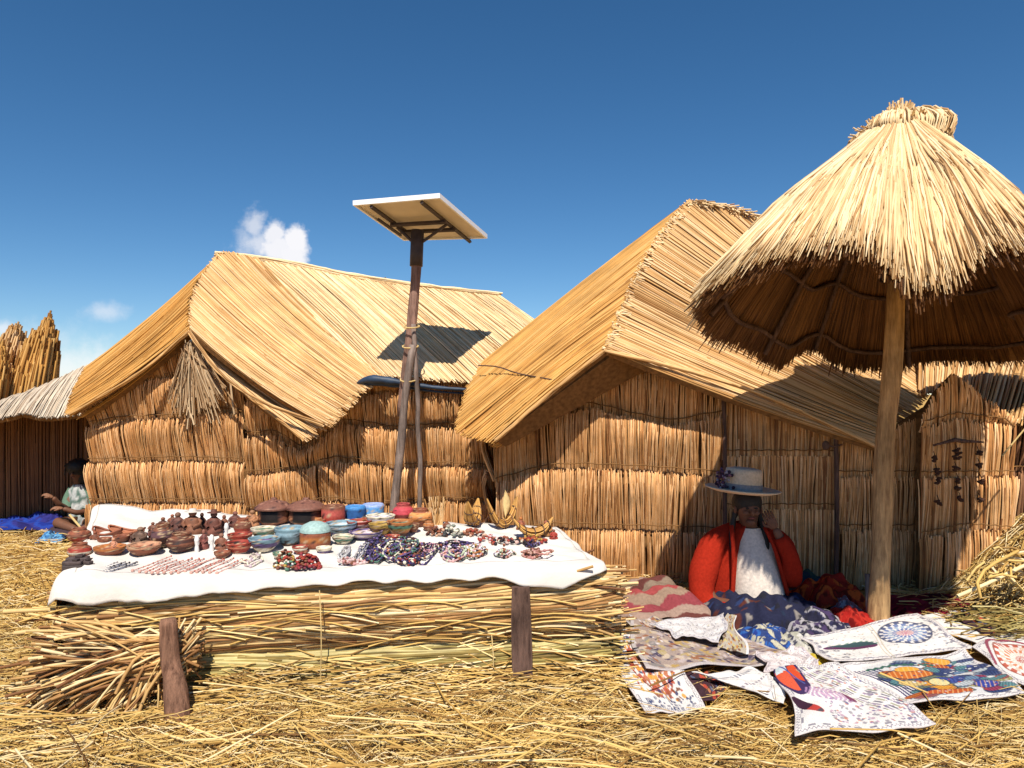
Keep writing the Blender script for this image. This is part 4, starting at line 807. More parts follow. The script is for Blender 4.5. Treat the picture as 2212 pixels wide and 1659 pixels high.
# small white posts between the red things
for i, (u, v, nm) in enumerate([(457, 1208, 'white clay peg between the slim and stout figures'), (489, 1180, 'larger white clay peg behind the stout figure'), (425, 1210, 'small white clay peg right of the speckled pot')]):
    p = TT(u, v); mb = MB(); mb.lathe(lsub([(.011, 0), (.013, .01), (.009, .04), (.014, .07), (.009, .09), (0, .095)], 3), p, 10, cols=np.tile(np.array((.75, .72, .7)), (16, 1))); mb.build('clay_peg', M['paint'], base=p, label=nm, cat='ornament', group='white clay pegs')
# long terracotta boats
def clayboat(u0, v0, u1, v1, hh, col, label):
    a, b = TT(u0, v0), TT(u1, v1); h = px(hh, a); mb = MB(); s = np.linspace(-1, 1, 17); g_ = []
    d = b-a; side = unit(np.cross(d, [0, 0, 1.]))
    for x in s:
        w = .045*(1-x*x)**.6+.004; c = (a+b)/2+d/2*x+np.array([0, 0, 1.])*h*(.35+.5*x*x); g_.append([c+side*w*math.cos(t)+np.array([0, 0, 1.])*(-h*.35*max(0, math.sin(t))+0) for t in np.linspace(0, np.pi, 9)])
    mb.grid(np.array(g_), col=np.tile(np.array(col), (17, 9, 1))); mb.tubes(np.array([q[0] for q in g_]), .006, 5, col=col); mb.tubes(np.array([q[-1] for q in g_]), .006, 5, col=col)
    mb.build('clay_boat', M['paint'], base=a, label=label, cat='ornament', group='long terracotta boats')
clayboat(203, 1172, 262, 1178, 26, TCc, 'long terracotta boat lying at the back left, first from the red pot')
clayboat(236, 1168, 312, 1174, 24, (.4, .14, .07), 'long terracotta boat lying behind the dark bowl, second from the red pot')
# black carved block pile
for i, (u, v, w, h, ry, nm) in enumerate([(160, 1250, 46, 24, .1, 'largest black carved stone block at the front left corner'), (187, 1246, 34, 20, -.3, 'smaller black carved block leaning right of the largest'), (168, 1236, 60, 18, .2, 'flat dark grey carved block behind the two black ones')]):
    p = TT(u, v); w, h = px(w, p), px(h, p); mb = MB(); mb.box(p+[0, 0, h*.3], (w, w*.6, h*.6), ry, col=(.06, .045, .045)); mb.box(p+[0, 0, h*.6+h*.18], (w*.8, w*.45, h*.36), ry+.05, col=(.09, .065, .065)); mb.box(p+[w*.1, 0, h*.96+.006], (w*.3, w*.3, .012), ry-.2, col=(.05, .035, .035))
    o = mb.build('carved_block', M['paint'], base=p, smooth=False, label=nm, cat='carving', group='black carved stone blocks'); b_ = o.modifiers.new('bev', 'BEVEL'); b_.width = .004; b_.segments = 2
# reed boats
def reedboat(u, v, w, h, rot, label, sail=False, mat='thatch'):
    p = TT(u, v); w, h = px(w, p), px(h, p); mb = MB(); n = 60; K = 11; s = np.linspace(-1, 1, K); pp = []
    ax = np.array([math.cos(rot), math.sin(rot), 0]); sd_ = np.array([-ax[1], ax[0], 0])
    for i in range(n):
        sgn = RNG.choice([-1, 1]); th = RNG.uniform(0, 2*np.pi); q = RNG.uniform(0, 1)**.5*.024; wd = (1-s**4)*.022*sgn
        taper = (1-np.abs(s)**3*.85)
        pp.append(p+ax*(s*w/2)[:, None]+sd_*(wd+np.cos(th)*q*taper)[:, None]+np.array([0, 0, 1.])*(.03+h*.85*np.abs(s)**2.2+np.sin(th)*q*taper)[:, None])
    mb.tubes(np.array(pp), .0042, 4); o = mb.build('reed_boat', [M[mat]], base=p, label=label, cat='model boat', group='model reed boats')
    mb = MB()
    for x in (-.75, -.45, 0, .45, .75):
        an = np.linspace(0, 2*np.pi, 13); c = p+ax*(x*w/2)+np.array([0, 0, .03+h*.85*abs(x)**2.2]); r1 = .05*(1-abs(x)**3*.85); mb.tubes(np.array([c+sd_*r1*math.cos(t)+np.array([0, 0, r1*.6*math.sin(t)]) for t in an]), .0035, 5)
    mb.build('binding', M['wood_dark'], o)
    if sail:
        mb = MB(); gs = np.linspace(0, 1, 8); gr = np.array([[p+ax*(.02+.055*math.sin(np.pi*min(1, a*1.0))*(b-.3))+np.array([0, -.012*math.sin(b*3), .06+h*.95*a]) for b in gs] for a in gs]); mb.grid(gr); so = mb.build('sail', [plain('straw_sail', (.72, .52, .24), .8, .15, 60)], o); sm = so.modifiers.new('t', 'SOLIDIFY'); sm.thickness = .004
reedboat(1022, 1152, 62, 62, 1.2, 'upright amber reed boat with curled ends, left of the one with a sail', mat='thatch_gold')
reedboat(1085, 1156, 84, 74, .5, 'tallest model reed boat with a pale straw sail at the back right', True, mat='thatch_gold')
reedboat(1152, 1176, 100, 40, .25, 'low broad model reed boat at the right end of the back row', mat='thatch_gold')
p = TT(941, 1148); mb = MB(); n = 70; b = p+np.stack([RNG.normal(0, .018, n), RNG.normal(0, .012, n), np.zeros(n)], 1); e = b+np.stack([RNG.normal(0, .02, n), RNG.normal(0, .015, n), RNG.uniform(.10, .18, n)], 1); mb.tubes(np.stack([b, (b+e)/2, e], 1), .0045, 4)
mb.build('reed_sheaf', [M['thatch']], base=p, label='small upright sheaf of yellow reeds right of the orange pot', cat='reed sheaf')
# lumps
def blobobj(name, cat, label, u, v, w, h, cols, n=40, r=.012, group=None, flat=.6):
    p = TT(u, v); w, h = px(w, p)/2, px(h, p); mb = MB()
    for i in range(n):
        a = RNG.uniform(0, 2*np.pi); q = math.sqrt(RNG.random()); zz = h*(1-q*q)*RNG.uniform(.3, 1)
        c = cols[RNG.integers(len(cols))]; mb.ball(p+[w*q*math.cos(a), w*.7*q*math.sin(a), zz*.8+r*.5], (r*RNG.uniform(.7, 1.3), r*RNG.uniform(.7, 1.3), r*flat*RNG.uniform(.8, 1.5)), 7, 5, col=c)
    return mb.build(name, M['paint'], base=p, label=label, cat=cat, group=group)
SH = 'heaps of small crafts on the cloth'
blobobj('seed_rattle_heap', 'crafts', 'reddish brown heap of small gourds right of the reed sheaf', 943, 1174, 52, 30, [TCc, BRN, (.5, .3, .2), DRK], 40, .012, SH)
blobobj('shell_heap', 'crafts', 'grey green heap of small shells beside the brown gourds', 977, 1174, 54, 34, [(.35, .33, .28), (.2, .22, .18), CRM, (.05, .05, .05)], 40, .012, SH)
blobobj('charm_heap', 'crafts', 'pile of red and brown charms at the foot of the amber reed boat', 1022, 1172, 60, 26, [TCc, RED, BRN, (.6, .35, .25)], 36, .012, SH)
blobobj('charm_heap', 'crafts', 'loose trail of red charms between the amber boat and the sail boat', 1056, 1182, 54, 14, [TCc, RED, (.6, .4, .4), BRN], 30, .010, SH)
blobobj('charm_heap', 'crafts', 'pink and black charms spread below the boat with the sail', 1098, 1190, 90, 20, [TCc, RED, BLK, (.7, .45, .4), CRM], 46, .012, SH)
blobobj('charm_heap', 'crafts', 'brown and amber charms heaped under the low broad reed boat', 1150, 1186, 76, 18, [ORG, BRN, YEL, RED], 40, .011, SH)
blobobj('bead_heap', 'beads', 'dark red speckled heap of seed beads left of the crimson heap', 617, 1246, 60, 60, [BRN, RED, DRK, TCc, GRN, YEL, CRM], 110, .010, 'bead heaps along the front edge')
blobobj('bead_heap', 'beads', 'crimson and plum heap of seed beads in the middle of the front edge', 664, 1246, 66, 58, [(.3, .04, .05), RED, (.15, .03, .05), BRN], 120, .011, 'bead heaps along the front edge')
def necklace(u, v, w, h, cols, label, n=9, group='bead necklaces laid out on the cloth', z=0.0):
    p = TT(u, v); mb = MB(); w = px(w, p)/2; hh = .5*abs(TT(u, v-h/2)[1]-TT(u, v+h/2)[1]) if h else .1
    for i in range(n):
        c = cols[RNG.integers(len(cols))]; an = np.linspace(0, 2*np.pi, 22); cx_, cy_ = RNG.uniform(-.45, .45)*w, RNG.uniform(-.45, .45)*hh; rx, ry = w*RNG.uniform(.35, .6), hh*RNG.uniform(.35, .6); zz = RNG.uniform(.002, .03)+z
        x = cx_+rx*np.cos(an)*(1+.15*np.sin(3*an+i)); y = cy_+ry*np.sin(an)*(1+.15*np.cos(2*an+i))
        pts = np.stack([p[0]+x, p[1]+y, ztab(p[0]+x, p[1]+y)+TZ+zz+.006*np.sin(an*2+i)], 1); mb.tubes(pts, .0045, 5, col=c)
        for j in range(0, 21, 2): mb.ball(pts[j], .0085*RNG.uniform(.6, 1.2), 6, 4, col=cols[RNG.integers(len(cols))])
    return mb.build('bead_necklace', M['paint'], base=p, label=label, cat='necklace', group=group)
DK = [(.03, .02, .07), BLK, PUR, (.04, .03, .12), DRK]; MX = [(.7, .65, .7), PUR, BLK, TCc, (.5, .55, .4), (.6, .35, .35)]
necklace(820, 1196, 80, 44, DK, 'heap of dark blue and black bead necklaces, upper left of the dark pile', 14)
necklace(858, 1208, 110, 56, DK+[GRN, CRM, (.5, .2, .1)], 'largest tangled pile of dark necklaces with white and green beads', 20, z=.01)
necklace(912, 1214, 76, 44, DK+[(.5, .25, .3), CRM, BRN], 'brownish purple necklaces at the right end of the dark pile', 14)
necklace(808, 1226, 60, 34, DK+[GRN, YEL], 'navy and green necklaces at the front left of the dark pile', 10)
necklace(872, 1234, 70, 24, DK+[RED, ORG, CRM], 'orange flecked black necklaces along the front of the dark pile', 9)
necklace(985, 1197, 110, 12, DK, 'narrow row of navy necklaces lying behind the pale ones', 7)
necklace(982, 1215, 90, 40, MX, 'pale pink and black necklaces right of the dark pile', 11)
necklace(1030, 1214, 70, 34, MX+[ORG, YEL], 'orange and blue necklaces right of the pale pink ones', 9)
necklace(1085, 1216, 70, 22, MX, 'small grey and pink necklaces below the pink charms', 6)
necklace(1155, 1216, 80, 18, [(.45, .2, .18), (.5, .3, .25), BRN], 'reddish brown necklaces lying at the right end of the cloth', 7)
necklace(1150, 1196, 40, 12, DK, 'small dark blue necklace near the right end of the cloth', 4)
necklace(745, 1222, 40, 40, [(.35, .33, .35), (.6, .6, .6)], 'thin grey necklace laid open on bare white cloth left of the dark pile', 3)
necklace(775, 1218, 34, 46, [(.2, .2, .25), (.6, .55, .55)], 'thin dark grey necklace next to the dark pile', 3)
necklace(548, 1228, 60, 34, [(.5, .4, .45), (.4, .3, .3), CRM], 'pale grey and pink bracelet ring in front of the purple bowl', 4)
necklace(765, 1238, 90, 10, [(.5, .25, .25), (.6, .45, .45), BRN], 'row of pinkish bracelets along the front edge left of the dark pile', 6)
# bead strings in slanted rows
ORD = ['first', 'second', 'third', 'fourth', 'fifth', 'sixth', 'seventh', 'eighth', 'ninth', 'tenth', 'eleventh', 'twelfth', 'thirteenth', 'fourteenth']
def bead_strings(kind, us_, v, ln, col, col2, lab, grp):
    for i, u in enumerate(us_):
        p = TT(u, v+RNG.normal(0, 1.5)); K = 9; d_ = unit(np.array([.36+RNG.normal(0, .04), 1, .1])); l_ = ln*RNG.uniform(.8, 1.05); t = np.linspace(0, 1, K)
        q = p+d_*(t*l_)[:, None]+np.array([1, 0, 0])*(np.sin(t*5+i)*.004)[:, None]+[0, 0, .008]; mb = MB(); mb.tubes(q, .0028, 5, col=col2)
        for j in range(0, K, 1): mb.ball(q[j], .0062*(1.5 if j == 0 else RNG.uniform(.6, 1)), 6, 4, col=col if j % 3 else col2)
        mb.build('bead_string', M['paint'], base=p, label=f'{ORD[i]} {lab} from the left', cat='bead string', group=grp)
bead_strings('b', [196, 205, 214, 223, 232, 241], 1258, .17, BLK, (.2, .2, .24), 'black bead string beside the carved blocks', 'black bead strings laid slanting')
bead_strings('r', [286+14*i for i in range(14)], 1258, .24, (.42, .10, .07), (.6, .35, .3), 'red bead string in the slanted row', 'red bead strings laid slanting')

# ---------------------------------------------------------------- embroidered cloths on the ground
def lerpq(c, s, t): return (c[0]*(1-s)+c[1]*s)*(1-t)+(c[3]*(1-s)+c[2]*s)*t
def textile(label, quad, z, paint, group='embroidered cloths spread on the straw', n=(150, 110), amp=.02, name='embroidered_cloth', seed=0, waves=3, edge=.02):
    """quad: picture corners (back-left, back-right, front-right, front-left)"""
    c = [G(u, v, z) for u, v in quad]; R = np.random.default_rng(seed+11)
    s = np.linspace(0, 1, n[0])[None, :, None]; t = np.linspace(0, 1, n[1])[:, None, None]
    g = (c[0]*(1-s)+c[1]*s)*(1-t)+(c[3]*(1-s)+c[2]*s)*t; s2, t2 = s[:, :, 0]+0*t[:, :, 0], t[:, :, 0]+0*s[:, :, 0]
    ph = R.uniform(0, 6, 8); h = np.zeros_like(s2)
    for k_ in range(waves): h += np.sin((s2*R.uniform(2, 9)+t2*R.uniform(-7, 7))*1.6+ph[k_])*R.uniform(.4, 1)
    h += .35*np.sin(s2*23+ph[5]+2*np.sin(t2*9))+.3*np.sin(t2*19+ph[6]+2*np.sin(s2*7))
    g[:, :, 2] += amp*h/waves*.85+H(g[:, :, 0], g[:, :, 1])*.5+.045
    g[:, :, 0] += edge*np.sin(t2*7+ph[7])*(s2*(s2 > .5)+(1-s2)*(s2 <= .5)); g[:, :, 1] += edge*np.sin(s2*6+ph[3])
    col = paint(s2, t2, R); mb = MB(); mb.grid(g, col=col); o = mb.build(name, M['textile'], base=c[3], label=label, cat='cloth', group=group)
    m_ = o.modifiers.new('thick', 'SOLIDIFY'); m_.thickness = .006; m_.offset = 1; return o
WH = np.array((.74, .71, .70))
def zig(c, s, t, w=.03):
    e = np.minimum(np.minimum(s, 1-s), np.minimum(t, 1-t)); a = np.where(np.minimum(s, 1-s) < np.minimum(t, 1-t), t, s); put(c, np.abs(e-w-.010*np.sin(a*190)) < .005, (.12, .10, .18), .85)
def base(s, R, c=WH): return np.tile(c, (*s.shape, 1))*(1+R.normal(0, .03, (*s.shape, 1)))
def put(c, m, col, a=1.0): c[m] = c[m]*(1-a)+np.array(col)*a
def border(c, s, t, R, col=(.15, .14, .2), w=.05, n=60):
    m = (np.minimum(np.minimum(s, 1-s), np.minimum(t, 1-t))); ring = (m > w) & (m < w+.022)
    put(c, ring & (np.sin(s*n)*np.sin(t*n*.8+1) > .0), col, .8)
    zig(c, s, t, .028); e = (m < .012); put(c, e, (.45, .36, .38), .4)
def dots(c, s, t, R, cols, n=60, sz=(.008, .03), box=(0, 1, 0, 1), a=.9):
    for _ in range(n):
        x, y = R.uniform(box[0], box[1]), R.uniform(box[2], box[3]); r1, r2 = R.uniform(*sz), R.uniform(*sz); an = R.uniform(0, 3)
        dx, dy = s-x, t-y; u_ = dx*np.cos(an)+dy*np.sin(an); v_ = -dx*np.sin(an)+dy*np.cos(an)
        put(c, (u_/r1)**2+(v_/r2)**2 < 1, cols[R.integers(len(cols))], a)
def medal(c, s, t, x, y, rx, ry, cols, spokes=16):
    r = np.hypot((s-x)/rx, (t-y)/ry); th = np.arctan2((t-y)/ry, (s-x)/rx)
    for i, cc_ in enumerate(cols):
        r0, r1 = 1-i/len(cols), 1-(i+1)/len(cols); m = (r < r0) & (r >= r1) & (np.sin(th*spokes+i*2) > -.35); put(c, m, cc_, .92)
    put(c, (r < 1.04) & (r > .97), np.array(cols[0])*.6, .8)
def scenery(c, s, t, R, box, cols, n=26):
    for _ in range(n):
        x, y = R.uniform(box[0], box[1]), R.uniform(box[2], box[3]); rx, ry = R.uniform(.03, .10), R.uniform(.025, .07); an = R.uniform(-.5, .5)
        dx, dy = s-x, t-y; u_ = dx*np.cos(an)+dy*np.sin(an); v_ = -dx*np.sin(an)+dy*np.cos(an); cc_ = cols[R.integers(len(cols))]
        m = (u_/rx)**2+(v_/ry)**2 < 1; put(c, m, cc_, .95); put(c, m & (np.sin(u_*260) > .3), np.array(cc_)*.45, .7); put(c, ((u_/rx)**2+(v_/ry)**2 < 1.25) & ~m, (.03, .03, .06), .7)
NV, OR2, RD2, TE, PK = (.04, .06, .16), (.72, .33, .05), (.45, .07, .03), (.10, .22, .25), (.55, .2, .35)
def p_motif(s, t, R):
    c = base(s, R); border(c, s, t, R); medal(c, s, t, .5, .45, .30, .34, [RD2, (.5, .15, .06), OR2, (.6, .4, .3), RD2], 11); dots(c, s, t, R, [RD2, OR2, NV, BRN, (.35, .1, .05)], 190, (.008, .03), (.18, .82, .12, .85)); dots(c, s, t, R, [NV, (.3, .3, .35)], 60, (.008, .02), (.1, .9, .85, .97)); return c
def p_dense(s, t, R):
    c = base(s, R, np.array((.36, .28, .25))); cols = [(.42, .33, .16), (.16, .12, .15), (.5, .42, .42), (.3, .12, .06), (.24, .22, .22), (.55, .45, .35), (.06, .05, .10), (.45, .3, .1)]
    dots(c, s, t, R, cols, 620, (.008, .035)); dots(c, s, t, R, [(.65, .6, .62), (.6, .5, .4)], 120, (.006, .014)); put(c, (np.abs(np.sin(s*14+t*9+2*np.sin(t*8))) < .06), (.5, .42, .42), .7)
    m = np.minimum(np.minimum(s, 1-s), np.minimum(t, 1-t)); put(c, m < .03, (.5, .46, .47), .8); return c
def p_sketch(s, t, R):
    c = base(s, R, np.array((.66, .64, .66))); border(c, s, t, R, (.3, .3, .36), .04)
    for _ in range(26):
        x, y = R.uniform(.1, .9), R.uniform(.1, .9); r = R.uniform(.03, .12); q = np.hypot(s-x, (t-y)*1.1); put(c, (np.abs(q-r) < .007) & (np.sin(s*90) > -.3), (.22, .22, .27), .75)
    dots(c, s, t, R, [(.3, .28, .3), (.5, .45, .3)], 120, (.005, .013)); return c
def p_flap(s, t, R):
    c = base(s, R, np.array((.45, .40, .34))); dots(c, s, t, R, [(.5, .22, .05), BRN, (.6, .5, .2), (.2, .12, .08)], 160, (.01, .05)); put(c, s > .9, (.72, .7, .72)); return c
def p_strip(s, t, R):
    c = base(s, R); put(c, (t > .18) & (t < .24) & (np.sin(s*90) > -.2), (.25, .25, .3)); put(c, (t > .5) & (t < .55) & (np.sin(s*60) > 0), (.28, .25, .3)); put(c, (t > .78) & (t < .82) & (np.sin(s*110) > 0), (.35, .33, .4)); dots(c, s, t, R, [(.35, .3, .35), (.5, .4, .4)], 80, (.006, .014)); return c
def p_disc(s, t, R):
    c = base(s, R); border(c, s, t, R); dots(c, s, t, R, [(.3, .28, .32), (.5, .35, .45), (.15, .15, .3), (.5, .2, .15)], 260, (.006, .018), (.3, .95, .08, .92))
    x, y = .17, .17; r = np.hypot((s-x)/.19, (t-y)/.32); put(c, r < 1, (.05, .03, .10)); put(c, (r < .85) & (s > x+.02) & (t < y+.12) & (t-y > (s-x)*-.6-.12), (.62, .08, .03)); put(c, (r < .85) & (s < x+.01) & (t > y-.02), (.62, .10, .05)); put(c, (r < .9) & (np.abs(s-x+.03) < .035) & (t < y), (.6, .65, .72)); put(c, (r < .8) & (s < x-.06) & (t < y+.03), (.6, .7, .75)); put(c, (r < .8) & (np.abs((s-x)-(t-y)*.5) < .018), (.08, .10, .32))
    x, y = .13, .66; an = .8; dx, dy = s-x, t-y; u_ = dx*.75+dy*.66; v_ = -dx*.66+dy*.75; e = (u_/.16)**2+(v_/.07)**2; put(c, e < 1, (.05, .02, .04)); put(c, (e < 1) & (u_ > .03), (.5, .06, .05)); put(c, (e < .9) & (u_ > .11), (.1, .08, .10))
    x, y = .40, .52; e = ((s-x)/.20)**2+((t-y-(s-x)*.3)/.09)**2; put(c, (e < 1) & (np.sin(s*150+t*60+3*np.sin(t*40)) > -.2), (.38, .22, .40), .8); put(c, (e < .5) & (np.sin(s*110-t*80) > .3), (.6, .38, .52), .8); put(c, (e < 1) & (s > x+.12), (.2, .06, .12))
    for k_ in range(7): q = t-.05-.9*(s-.28-k_*.045)*1.6; put(c, (np.abs(q) < .018) & (t > .05) & (t < .75) & (np.sin(t*70+k_) > -.4), [(.3, .3, .2), (.25, .2, .3), (.1, .1, .15)][k_ % 3], .85)
    dots(c, s, t, R, [(.12, .12, .2), (.3, .2, .35)], 60, (.005, .012), (.3, .97, .6, .97)); return c
def p_boats(s, t, R):
    c = base(s, R); border(c, s, t, R, w=.035)
    m = (s > .20) & (t > .12) & (t < .93) & (s < .96); put(c, m & ((s-.2)*.6+.1 < t+.5), (.50, .52, .56), .6)
    for k_ in range(6): q = s-.10-k_*.028-t*.12; put(c, (np.abs(q) < .007) & (t > .2) & (t < .9), (.06, .05, .14))
    scenery(c, s, t, R, (.22, .95, .12, .9), [NV, TE, (.35, .33, .15), (.3, .1, .1), (.2, .25, .35)], 40); scenery(c, s, t, R, (.25, .62, .35, .85), [(.45, .12, .03), OR2, (.6, .45, .2), (.15, .18, .14), NV, (.35, .33, .15)], 34)
    scenery(c, s, t, R, (.58, .94, .2, .85), [NV, (.06, .09, .32), TE, (.5, .55, .6), (.3, .05, .1), (.15, .25, .4)], 34)
    for x, y, rx, ry, cc_ in [(.40, .42, .15, .09, (.48, .13, .03)), (.42, .34, .08, .05, OR2), (.72, .14, .10, .08, (.70, .34, .06)), (.66, .26, .10, .05, (.4, .08, .03)), (.48, .84, .16, .05, (.45, .09, .03)), (.78, .74, .09, .07, (.04, .06, .30)), (.5, .62, .06, .07, (.6, .55, .3))]:
        e = ((s-x)/rx)**2+((t-y)/ry)**2; put(c, e < 1.3, (.04, .04, .06), .8); put(c, e < 1, cc_); put(c, (e < 1) & (np.sin(s*190+t*60) > .75), (.8, .5, .2), .6)
    put(c, (np.abs(t-.22-.15*(s-.2)+.03*np.abs(((s*22) % 1)-.5)*2) < .022) & (s > .2) & (s < .66), (.05, .12, .10))
    dots(c, s, t, R, [NV, (.6, .6, .6), RD2], 90, (.005, .014), (.3, .95, .2, .9)); return c
def p_medal(s, t, R):
    c = base(s, R); border(c, s, t, R, w=.03); dots(c, s, t, R, [(.3, .28, .3), (.45, .4, .4), (.2, .25, .35), (.5, .4, .3)], 200, (.005, .012)); medal(c, s, t, .70, .45, .20, .33, [NV, (.12, .18, .38), (.3, .4, .55), (.1, .15, .4), (.55, .2, .25), (.5, .1, .2)], 17)
    x, y = .27, .50; dx, dy = s-x, t-y; u_ = dx*.85+dy*.5; v_ = -dx*.5+dy*.85; e = (u_/.20)**2+((v_-u_*u_*1.5)/.11)**2; put(c, e < 1, (.05, .09, .10)); put(c, (e < 1) & (v_ > .02), (.12, .04, .10)); put(c, (e < 1.4) & (e > 1) & (v_ < 0) & (np.sin(u_*120) > 0), (.25, .35, .3))
    for x, y in [(.10, .25), (.11, .45), (.13, .62), (.17, .76), (.06, .6), (.12, .88)]: q = np.hypot((s-x)/.022, (t-y)/.035); put(c, (q < 1) & (q > .45), (.10, .10, .14), .85)
    put(c, (np.abs(s-.48+.15*(t-.5)) < .004) | (np.abs(s-.455+.15*(t-.5)) < .003), (.45, .38, .25), .8)
    dots(c, s, t, R, [(.2, .2, .25)], 30, (.006, .014), (.88, .97, .1, .9)); return c
def p_red(s, t, R):
    c = base(s, R); border(c, s, t, R, w=.04); medal(c, s, t, .38, .45, .28, .36, [RD2, (.7, .5, .4), (.6, .2, .08), (.75, .6, .5), RD2], 19); put(c, (np.abs(np.hypot((s-.38)/.34, (t-.45)/.44)-1) < .05) & (t < .4), (.3, .08, .12)); return c
def p_darkstrip(s, t, R):
    c = base(s, R, np.array((.06, .03, .04))); dots(c, s, t, R, [(.5, .08, .05), (.5, .2, .1), (.1, .12, .2)], 60, (.02, .08), (.3, 1, 0, 1)); put(c, t < .1, (.6, .56, .56)); return c
textile('white bordered cloth with an orange red motif, front left corner of the spread', [(1300, 1370), (1460, 1392), (1516, 1545), (1388, 1560)], .01, p_motif, seed=1)
textile('dark cloth scrap with red flowers between the orange motif cloth and white strip', [(1462, 1462), (1540, 1470), (1580, 1512), (1520, 1535)], -.005, lambda s, t, R: p_darkstrip(s, 1-t*.5, R), seed=21, n=(60, 40))
textile('large brownish cloth with dense grey pink embroidery, rumpled at the left of the spread', [(1345, 1322), (1575, 1385), (1740, 1440), (1392, 1462)], .035, p_dense, seed=2, amp=.028)
textile('narrow pinkish embroidered cloth running back beside the reed table end', [(1296, 1296), (1340, 1296), (1440, 1372), (1380, 1400)], .02, p_dense, seed=33, amp=.02, n=(70, 90))
textile('greyish white cloth with pencil line embroidery folded to a point before the woman', [(1408, 1358), (1568, 1334), (1558, 1400), (1465, 1388)], .07, p_sketch, seed=3, amp=.03)
textile('small folded flap with orange brown pattern and a white edge, right of the pointed cloth', [(1566, 1338), (1584, 1336), (1614, 1424), (1552, 1412)], .06, p_flap, seed=4, n=(60, 60), amp=.01)
textile('long white cloth strip with rows of grey stitching at the front centre of the spread', [(1503, 1472), (1630, 1462), (1690, 1488), (1700, 1546)], .04, p_strip, seed=5, n=(120, 60))
textile('rumpled pinkish white cloth with fine brown lines in the centre of the spread', [(1640, 1425), (1735, 1420), (1780, 1462), (1660, 1468)], .055, lambda s, t, R: p_sketch(s, t, R)*np.array((1.0, .92, .90)), seed=6, amp=.03)
textile('white cloth with a dark red and blue disc, nearest the camera', [(1676, 1458), (1815, 1452), (2032, 1584), (1728, 1612)], .062, p_disc, seed=7, n=(200, 150))
textile('large colourful cloth embroidered with orange and navy boats, front right', [(1795, 1462), (2085, 1416), (2225, 1512), (1925, 1548)], .045, p_boats, seed=8, n=(240, 160))
textile('white cloth with a blue round medallion and a dark boat, behind the boat scene cloth', [(1725, 1393), (1985, 1338), (2105, 1412), (1800, 1452)], .03, p_medal, seed=9, n=(220, 120))
textile('white cloth with a red round medallion, cut by the right edge', [(2098, 1412), (2200, 1372), (2420, 1470), (2255, 1528)], .035, p_red, seed=10, n=(160, 120))
textile('white cloth corner with small marks behind the blue medallion at the right', [(1990, 1345), (2060, 1335), (2215, 1385), (2110, 1408)], .02, p_strip, seed=12, n=(80, 60))
textile('dark narrow cloth with red flowers behind the white cloths at the right', [(2050, 1335), (2100, 1332), (2175, 1376), (2120, 1382)], .04, p_darkstrip, seed=13, n=(60, 50))

# crumpled fabric heaps in the shade
def heap(label, u, v, w, dpt, h, cols, seed, stripes=None, name='folded_cloth', group='cloths heaped in the shade around the woman', res=70, rot=0.0):
    R = np.random.default_rng(seed); c = G(u, v); s = np.linspace(-1, 1, res); X, Y = np.meshgrid(s, s); q = np.maximum(np.abs(X), np.abs(Y)); r = np.clip(1-(X**2+Y**2)**.5*.9, 0, 1)
    ph = R.uniform(0, 6, 8); f = .5*np.sin(X*5+2*Y+ph[0])+.35*np.sin(Y*9-X*3+ph[1]+1.5*np.sin(X*4))+.25*np.sin(X*14+Y*6+ph[2])+.15*np.sin(Y*23+X*9+ph[3])
    z = h*(r**.6)*(1+.35*f)+.015; k_ = 1+.10*np.sin(np.arctan2(Y, X)*5+ph[4])
    wx = w/F*c[1]/2; cr, sr = math.cos(rot), math.sin(rot); lx, ly = X*wx*k_, Y*dpt/2*k_
    g = np.stack([c[0]+lx*cr-ly*sr, c[1]+lx*sr+ly*cr, z], -1); cc_ = np.zeros((res, res, 3))
    if stripes: idx = ((Y*stripes+1.2*np.sin(X*3+ph[5])*.6+20)).astype(int) % len(cols); cc_ = np.array(cols)[idx]
    else:
        a = np.sin(X*7+ph[0]+2*np.sin(Y*6))+np.sin(Y*8+ph[1]+2*np.sin(X*5)); idx = np.clip(((a+2)/4*len(cols)), 0, len(cols)-1).astype(int); cc_ = np.array(cols)[idx]; dots(cc_, (X+1)/2, (Y+1)/2, R, cols, 120, (.01, .05))
    mb = MB(); mb.grid(g, col=cc_); return mb.build(name, M['fabric'], base=c, label=label, cat='cloth', group=group)
heap('pink, beige and red striped shawl bundled left of the seated woman', 1400, 1322, 250, .75, .20, [(.28, .19, .14), (.30, .06, .06), (.22, .16, .12), (.12, .04, .035), (.32, .22, .18), (.24, .05, .06)], 41, 4.5, name='striped_shawl', rot=.12)  # stripe colours darkened, the shade is put into them
heap('deep blue and cream printed cloth heaped in front of the woman', 1655, 1395, 120, .40, .11, [(.02, .04, .20), (.03, .10, .34), (.03, .05, .16), (.45, .42, .32), (.02, .03, .10)], 42)
heap('cream and grey printed cloth right of the deep blue one', 1722, 1402, 110, .35, .08, [(.45, .43, .38), (.35, .34, .28), (.05, .05, .08), (.5, .48, .45)], 43)
heap('black and white patterned cloth heaped left of the parasol pole', 1760, 1358, 150, .45, .10, [(.02, .02, .04), (.03, .03, .07), (.35, .33, .36), (.02, .02, .03), (.06, .04, .10)], 44)
heap('bright red cloth bundle at the foot of the parasol pole', 1838, 1352, 90, .35, .10, [(.30, .015, .012), (.40, .03, .02), (.16, .01, .01)], 45)
heap('red and orange cloth bundle behind the pole, left of it against the hut wall', 1790, 1308, 150, .4, .20, [(.35, .03, .015), (.5, .09, .02), (.12, .015, .01), (.25, .02, .015)], 46)
heap('dark crimson cloth heap behind the pole, to its right', 2010, 1318, 230, .5, .09, [(.13, .012, .02), (.20, .015, .03), (.06, .01, .012)], 47)
